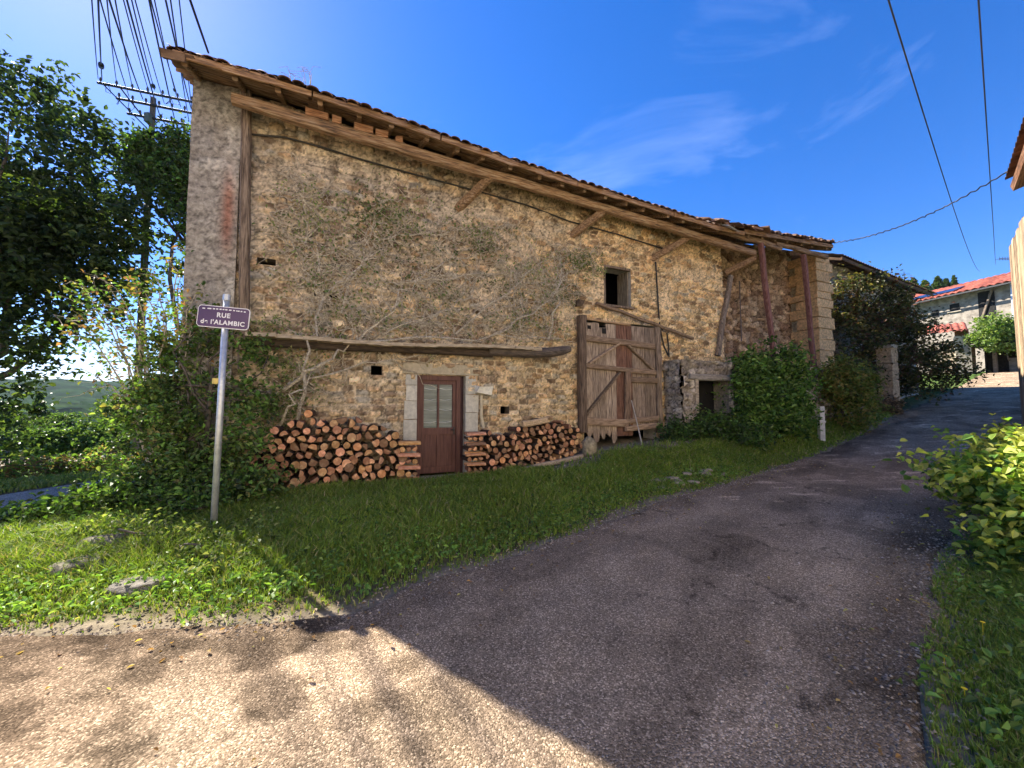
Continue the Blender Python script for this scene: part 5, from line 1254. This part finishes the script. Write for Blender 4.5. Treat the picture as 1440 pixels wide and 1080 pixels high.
# distance on the left: hedge, trees
lob = [(-20+7.5*k/15+random.Random(k).uniform(-.2, .2), 11.6+6.5*k/15, Hs(-20+7.5*k/15, 11.6+6.5*k/15)+.45, .6, .5, .62) for k in range(17)]
tree('clipped_hedge', 'low mixed hedge with brownish leaves beyond the sunlit strip of grass', (-16, 15, Hs(-16, 15)), lob, 620, 24, .16, .13, MIDG+[(.2, .11, .06), (.16, .12, .05), (.24, .2, .1)], 61, .03, None, 22, 'hedge', inner=.3)
def dist_tree(name, label, x, y, Y, hpx, wpx, pal, seed, n=160, group=None, ls=None, cat='tree'):
    p = at(x, y, Y); s = Y/540; gz_ = Hs(p.x, Y); h = hpx*s; w_ = wpx*s
    rg = np.random.default_rng(seed); top = p.z; c_ = (p.x, Y, top-h/2)
    lob = blobs(c_, (w_/2*.8, w_/2*.8, h/2*.8), 9, rg, .4, .6, .9)
    return tree(name, label, (p.x, Y, min(gz_, top-h)), lob, n, 20, w_*.06, ls or w_*.055, pal, seed, w_*.03, None, 5, cat, group)
HZG = [(.09, .16, .04), (.12, .2, .05), (.14, .22, .06), (.07, .12, .04)]
dist_tree('garden_tree', 'round sunlit green tree just beyond the hedge', 120, 588, 24, 60, 105, HZG+[(.12, .17, .05)], 71, 300)
dist_tree('garden_tree', 'small green tree left of the round one beyond the hedge', 45, 600, 23, 45, 80, HZG, 72, 200)
dist_tree('garden_tree', 'broad green tree right of the round one, half behind the thicket', 205, 585, 27, 65, 90, HZG, 73, 240)
dist_tree('garden_tree', 'dark tree further back between the round tree and the thicket', 175, 560, 48, 60, 70, DKG, 74, 220)
dist_tree('garden_tree', 'pale olive tree in front of the far field', 85, 578, 40, 40, 60, HZG+[(.1, .12, .06)], 75, 200)
dist_tree('garden_tree', 'low greyish tree at the left rim behind the big tree', 15, 575, 34, 60, 70, DKG, 76, 200)
def conifer(label, x, y, Y, hpx, wpx, seed, group=None, pal=DKG):
    p = at(x, y, Y); s = Y/540; h = hpx*s; w_ = wpx*s; rg = np.random.default_rng(seed); z0 = min(Hs(p.x, Y), p.z-h)
    root = empty('conifer', (p.x, Y, z0), 0, label, 'conifer', group); H_ = p.z-z0
    n = 2600; k = rg.uniform(.0, 1, n)**.7; tier = (k*9) % 1; rad = w_/2*(k*.95+.04)*(.55+.5*tier); a_ = rg.uniform(0, 6.283, n); rr = np.sqrt(rg.uniform(.05, 1, n))*rad
    P = np.stack([np.cos(a_)*rr, np.sin(a_)*rr, H_-k*h-.25*rr], -1)
    leaves('crown', P, rg.uniform(.6, 1.3, n)*w_*.13, pal, rg, LM, root, aspect=.35)
    mb = MB(1); mb.tube([(0, 0, -1), (0, 0, H_*.9)], [w_*.05, w_*.015], 6); mb.build('trunk', trunk_m, root)
conifer('tiered dark conifer standing beyond the lower garden', 56, 552, 55, 60, 46, 81)
conifer('slender dark conifer left of the tiered one, partly behind the big tree', 22, 560, 60, 55, 30, 82)
for k, (x, y, w_, nm) in enumerate(((1284, 391, 14, 'conifer tip right of the brick chimney above the red roof'), (1300, 394, 16, 'low conifer tip above the solar panels'), (1318, 388, 14, 'pointed conifer tip above the middle of the red roof'), (1330, 391, 12, 'small conifer tip right of the pointed one above the red roof'), (1268, 394, 14, 'conifer tip left of the chimney behind the dark roof'), (1341, 386, 9, 'lone thin conifer tip at the right of the group above the red roof'))):
    conifer(nm, x, y+1, 95, 44, w_*3.2, 83+k, 'conifers behind the red roofed house', DKG)
# weeds on the roof
a_ = bw(-2.7, .8); a_.z = float(roofz(-2.7, .8))+.08; r = random.Random(9); mb = MB(9)
for k in range(9):
    s = Vector((r.uniform(-.25, .25), r.uniform(-.05, .05), 0)); h = r.uniform(.2, .42); mb.tube([s, s+Vector((r.uniform(-.05, .05), 0, h*.6)), s+Vector((r.uniform(-.16, .16), 0, h)), s+Vector((r.uniform(-.22, .22), 0, h*.95))], [.006, .005, .004, .003], 4)
tag(mb.build('roof_weed', twig_m, loc=a_), 'wiry dry weed growing on the roof edge near the left end', 'weed')

# grass
def grass(name, n, bbox, accept, hf, pal, seed, wd=.006, lean=.5, palw=None, label=None, clump=True):
    rg = np.random.default_rng(seed); x = rg.uniform(bbox[0], bbox[1], n*3); y = rg.uniform(bbox[2], bbox[3], n*3)
    if clump:
        cx = np.round(x/.09)*.09; cy = np.round(y/.09)*.09; hx = (hsh(cx*10, cy*10, 1)-.5)*.08; hy = (hsh(cx*10, cy*10, 2)-.5)*.08
        k_ = rg.uniform(0, .75, len(x)); x = x+(cx+hx-x)*k_; y = y+(cy+hy-y)*k_
    ok = accept(x, y, rg); x = x[ok][:n]; y = y[ok][:n]; n = len(x)
    h = hf(x, y)*rg.uniform(.45, 1.3, n); z = H(x, y)-.012
    dist = np.hypot(x, y); w_ = wd*rg.uniform(.6, 1.5, n)*np.clip(dist/4.5, .8, 3.5)
    a = rg.uniform(0, 6.283, n); ax, ay = np.cos(a), np.sin(a); b = rg.uniform(0, 6.283, n); ln = rg.uniform(.1, 1, n)*lean*h
    B0 = np.stack([x-ax*w_, y-ay*w_, z], -1); B1 = np.stack([x+ax*w_, y+ay*w_, z], -1)
    mx_, my_ = x+np.cos(b)*ln*.3, y+np.sin(b)*ln*.3
    M0 = np.stack([mx_-ax*w_*.8, my_-ay*w_*.8, z+h*.6], -1); M1 = np.stack([mx_+ax*w_*.8, my_+ay*w_*.8, z+h*.6], -1)
    T = np.stack([x+np.cos(b)*ln, y+np.sin(b)*ln, z+h*(1-.25*lean*rg.random(n))], -1)
    V = np.stack([B0, B1, M1, M0, T], 1).reshape(-1, 3); i = np.arange(n)[:, None]*5
    Fq = i+np.array([[0, 1, 2, 3]]); Ft = i+np.array([[3, 2, 4]])
    pal = np.asarray(pal); c = pal[rg.choice(len(pal), n, p=palw)]*rg.uniform(.7, 1.25, (n, 1))
    pt = .75+.5*fbm(x*.9, y*.9, 77, 3)[:, None]; c = c*pt
    o = np_mesh(name, V, [Fq, Ft], LG, col=np.repeat(c, 5, axis=0)); return tag(o, label, 'grass', kind='stuff')
GP = [(.15, .235, .03), (.20, .29, .04), (.12, .185, .03), (.27, .33, .06), (.30, .28, .10), (.42, .36, .2)]
GW = [.27, .26, .2, .15, .08, .04]
def tq(x, y): return (x-P0[0])*DX+(y-P0[1])*DY, (x-P0[0])*DY-(y-P0[1])*DX
def acc_verge(x, y, rg):
    t, q = tq(x, y); ins = poly_in(x, y, ROAD); e = edge_dist(x, y, ROAD, 0); ok = ~ins & (e < edge_dist(x, y, ROAD, 1)) & ~poly_in(x, y, LANE)
    bare = (t > 2.1) & (t < 6.4) & (q < 1.25+.5*(fbm(x*2, y*2, 3)-.5)*2)
    thin = np.clip((e+.5*(fbm(x*2.6, y*2.6, 13)-.5))/.4, .04, 1)*np.where(fbm(x*1.3, y*1.3, 88) > .42, 1, .55)
    ok &= ~bare | (rg.random(len(x)) < .04)
    ok &= (q > .30+.25*fbm(x*3, y*3, 6)) | (t < -4.6)
    ok &= ~((t > -3.7) & (t < 3.3) & (q < .55))
    return ok & (rg.random(len(x)) < thin)
def h_verge(x, y):
    e = edge_dist(x, y, ROAD, 0); return (.045+.10*sm(.1, 1.2, e))*(.6+.9*fbm(x*1.6, y*1.6, 51))
grass('verge_grass', 150000, (-6.5, 5.5, 2.3, 9.6), acc_verge, h_verge, GP, 91, .0045, .9, GW, 'short green grass covering the verge in front of the barn')
grass('verge_grass', 90000, (5, 15.5, 8, 15.5), acc_verge, lambda x, y: h_verge(x, y)*1.2, GP, 192, .0045, .9, GW, 'green grass below the ivy bush and the leafy bush')
grass('verge_grass', 60000, (14, 30, 13, 26), acc_verge, lambda x, y: h_verge(x, y)*1.3, GP, 92, .004, .9, GW, 'green grass strip along the road below the bushes')
grass('bank_grass', 60000, (-22, -4.6, 2.3, 19), lambda x, y, rg: ~poly_in(x, y, ROAD) & ~poly_in(x, y, LANE) & (rg.random(len(x)) < np.clip(edge_dist(x, y, ROAD, 0)/.4, .05, 1)), lambda x, y: .09+.07*fbm(x, y, 5), [(.14, .2, .035), (.2, .26, .05), (.1, .16, .03), (.25, .26, .09)], 93, .005, .9, None, 'sunlit grass on the corner and along the lower lane')
def acc_r(x, y, rg):
    e = edge_dist(x, y, ROAD, 1); t, q = tq(x, y); right = (x-1.0)*.64-(y-1.0)*.766 > -.3
    return ~poly_in(x, y, ROAD) & right & (rg.random(len(x)) < np.clip((e+.04+.25*(fbm(x*2.5, y*2.5, 13)-.5))/.32, .05, 1))
def h_r(x, y): e = edge_dist(x, y, ROAD, 1); return (.05+.22*sm(.15, 1.0, e))*(.5+.8*fbm(x*1.5, y*1.5, 9))
grass('tall_grass', 120000, (.9, 9.5, .25, 8), acc_r, h_r, GP+[(.16, .25, .05)], 94, .003, .8, [.2, .22, .16, .17, .08, .04, .13], 'longer unmown grass on the right verge under the leafy bush')
grass('tall_grass', 110000, (.9, 4.6, .25, 3.8), acc_r, lambda x, y: h_r(x, y)*.8+.02, GP+[(.2, .32, .06)], 194, .003, .9, [.2, .22, .16, .17, .08, .04, .13], 'close lying grass along the near right road edge')
grass('dry_stalks', 1600, (-6, 12, 2.6, 12), lambda x, y, rg: acc_verge(x, y, rg) & (fbm(x*1.2, y*1.2, 19) > .5), lambda x, y: .17+0*x, [(.45, .38, .2), (.35, .3, .14), (.3, .34, .1)], 195, .0022, .5, None, 'scattered dry stalks and seed heads standing above the verge grass')
# broad-leaved weeds and clover in the grass
def weeds(name, n, bbox, acc, size, pal, seed, label, lift=.05):
    rg = np.random.default_rng(seed); x = rg.uniform(bbox[0], bbox[1], n*3); y = rg.uniform(bbox[2], bbox[3], n*3); ok = acc(x, y, rg); x = x[ok][:n]; y = y[ok][:n]
    P = np.repeat(np.stack([x, y, H(x, y)], -1), 9, axis=0); P = P+rg.normal(size=P.shape)*[.05, .05, .015]; P[:, 2] += rg.uniform(.01, lift*2, len(P))
    o = leaves(name, P, rg.uniform(.5, 1.4, len(P))*size, pal, rg, LM, up=.8); return tag(o, label, 'weeds', kind='stuff')
weeds('verge_weeds', 2600, (-6, 5.5, 2.6, 9), acc_verge, .045, MIDG, 95, 'broad leaved weeds and clover mixed into the verge grass')
weeds('roadside_weeds', 600, (.9, 7, .4, 6), acc_r, .05, MIDG+[(.16, .22, .05)], 96, 'clover and broad leaved weeds on the right verge', .07)
# low lit plants on the corner
lob = [(x, y, Hs(x, y)+.1, a_, a_, .16) for x, y, a_ in ((-3.7, 4.2, .3), (-4.3, 4.45, .35), (-3.1, 4.0, .3), (-2.7, 3.75, .25), (-4.9, 4.5, .35), (-2.9, 4.4, .3))]
tree('corner_weeds', 'low leafy weeds catching the sun on the grassy corner below the sign', (-3.7, 4.2, Hs(-3.7, 4.2)), lob, 90, 22, .09, .05, [(.12, .18, .04), (.18, .24, .06), (.08, .13, .03), (.24, .26, .1)], 97, .01, None, 5, 'plant', inner=.1)
# yellow dandelions, pebbles
ym = mat('yellow_petals', (.7, .5, .02), (.8, .6, .03), bump=0)
for k, (x, y) in enumerate(((2.46, 2.18), (2.62, 2.42), (2.55, 1.95), (3.2, 2.7), (2.75, 2.05))):
    z = Hs(x, y); mb = MB(k); h = .05+.015*k
    mb.tube([(0, 0, -.01), (.004, 0, h)], .0018, 4, col=(.2, .4, .1))
    mb.tube([(.004, 0, h), (.004, 0, h+.005)], [.009, .013], 9)
    tag(mb.build('dandelion', ym, loc=(x, y, z)), 'tiny yellow flower in the gravelly right road edge', 'flower', 'yellow flowers at the road edge')
def pebbles(name, n, bbox, acc, smin, smax, seed, label):
    rg = np.random.default_rng(seed); x = rg.uniform(bbox[0], bbox[1], n*4); y = rg.uniform(bbox[2], bbox[3], n*4); ok = acc(x, y, rg); x = x[ok][:n]; y = y[ok][:n]; n = len(x)
    s = rg.uniform(smin, smax, n)**1.0; base = np.array([(1, 0, 0), (0, 1, 0), (-1, 0, 0), (0, -1, 0), (0, 0, .7), (0, 0, -.5)])
    V = base[None]*s[:, None, None]*rg.uniform(.6, 1.3, (n, 6, 1)); a = rg.uniform(0, 6.28, n); c_, s_ = np.cos(a)[:, None], np.sin(a)[:, None]
    X = V[..., 0]*c_-V[..., 1]*s_; Y = V[..., 0]*s_+V[..., 1]*c_; V = np.stack([X+x[:, None], Y+y[:, None], V[..., 2]+H(x, y)[:, None]+.006], -1).reshape(-1, 3)
    tri = np.array([(0, 1, 4), (1, 2, 4), (2, 3, 4), (3, 0, 4), (1, 0, 5), (2, 1, 5), (3, 2, 5), (0, 3, 5)]); Fq = (np.arange(n)[:, None, None]*6+tri[None]).reshape(-1, 3)
    c = np.array([(.34, .28, .22)])*rg.uniform(.35, 1.5, (n, 1)); return tag(np_mesh(name, V, Fq, stone_m, col=np.repeat(c, 6, axis=0)), label, 'gravel', kind='stuff')
pebbles('loose_gravel', 26000, (-6, 9, 1, 9), lambda x, y, rg: (np.minimum(edge_dist(x, y, ROAD, 0)*2.0, edge_dist(x, y, ROAD, 1)) < rg.exponential(.24, len(x))) , .004, .016, 98, 'loose gravel gathered along the edges of the asphalt')
pebbles('dirt_stones', 1500, (-3, 6, 6, 11), lambda x, y, rg: (lambda tq_: (tq_[0] > -3.4) & (tq_[0] < 6.5) & (tq_[1] > .3) & (tq_[1] < 1.3))(tq(x, y)), .006, .03, 99, 'small stones and crumbs of earth along the foot of the wall')

# fallen leaves on the verge and along the road edges
def litter(name, n, bbox, acc, pal, seed, label):
    rg = np.random.default_rng(seed); x = rg.uniform(bbox[0], bbox[1], n*6); y = rg.uniform(bbox[2], bbox[3], n*6); ok = acc(x, y, rg); x = x[ok][:n]; y = y[ok][:n]
    P = np.stack([x, y, H(x, y)+rg.uniform(.012, .03, len(x))], -1)
    return tag(leaves(name, P, rg.uniform(.5, 1.3, len(P))*.035, pal, rg, LM, up=2.5), label, 'leaves', kind='stuff')
litter('fallen_leaves', 1500, (-6, 8, .6, 9), lambda x, y, rg: (np.minimum(edge_dist(x, y, ROAD, 0)*.7, edge_dist(x, y, ROAD, 1)) < rg.exponential(.22, len(x))), [(.30, .17, .07), (.38, .26, .1), (.2, .11, .06), (.42, .36, .12)], 301, 'dry fallen leaves blown against the edges of the road')
# haze: one closed box round everything, pale even volume
mb = MB(1); mb.box((0, 0, 60), (11500, 11500, 260)); hz_ = mb.build('haze', None)
m = bpy.data.materials.new('haze_air'); m.use_nodes = True; nt = m.node_tree; nt.nodes.clear()
o_ = nt.nodes.new('ShaderNodeOutputMaterial'); pv = nt.nodes.new('ShaderNodeVolumePrincipled'); pv.inputs['Density'].default_value = .00006
pv.inputs['Color'].default_value = (.75, .85, 1, 1); pv.inputs['Anisotropy'].default_value = 0
nt.links.new(pv.outputs[0], o_.inputs['Volume']); hz_.data.materials.clear(); hz_.data.materials.append(m); tag(hz_, kind='stuff')
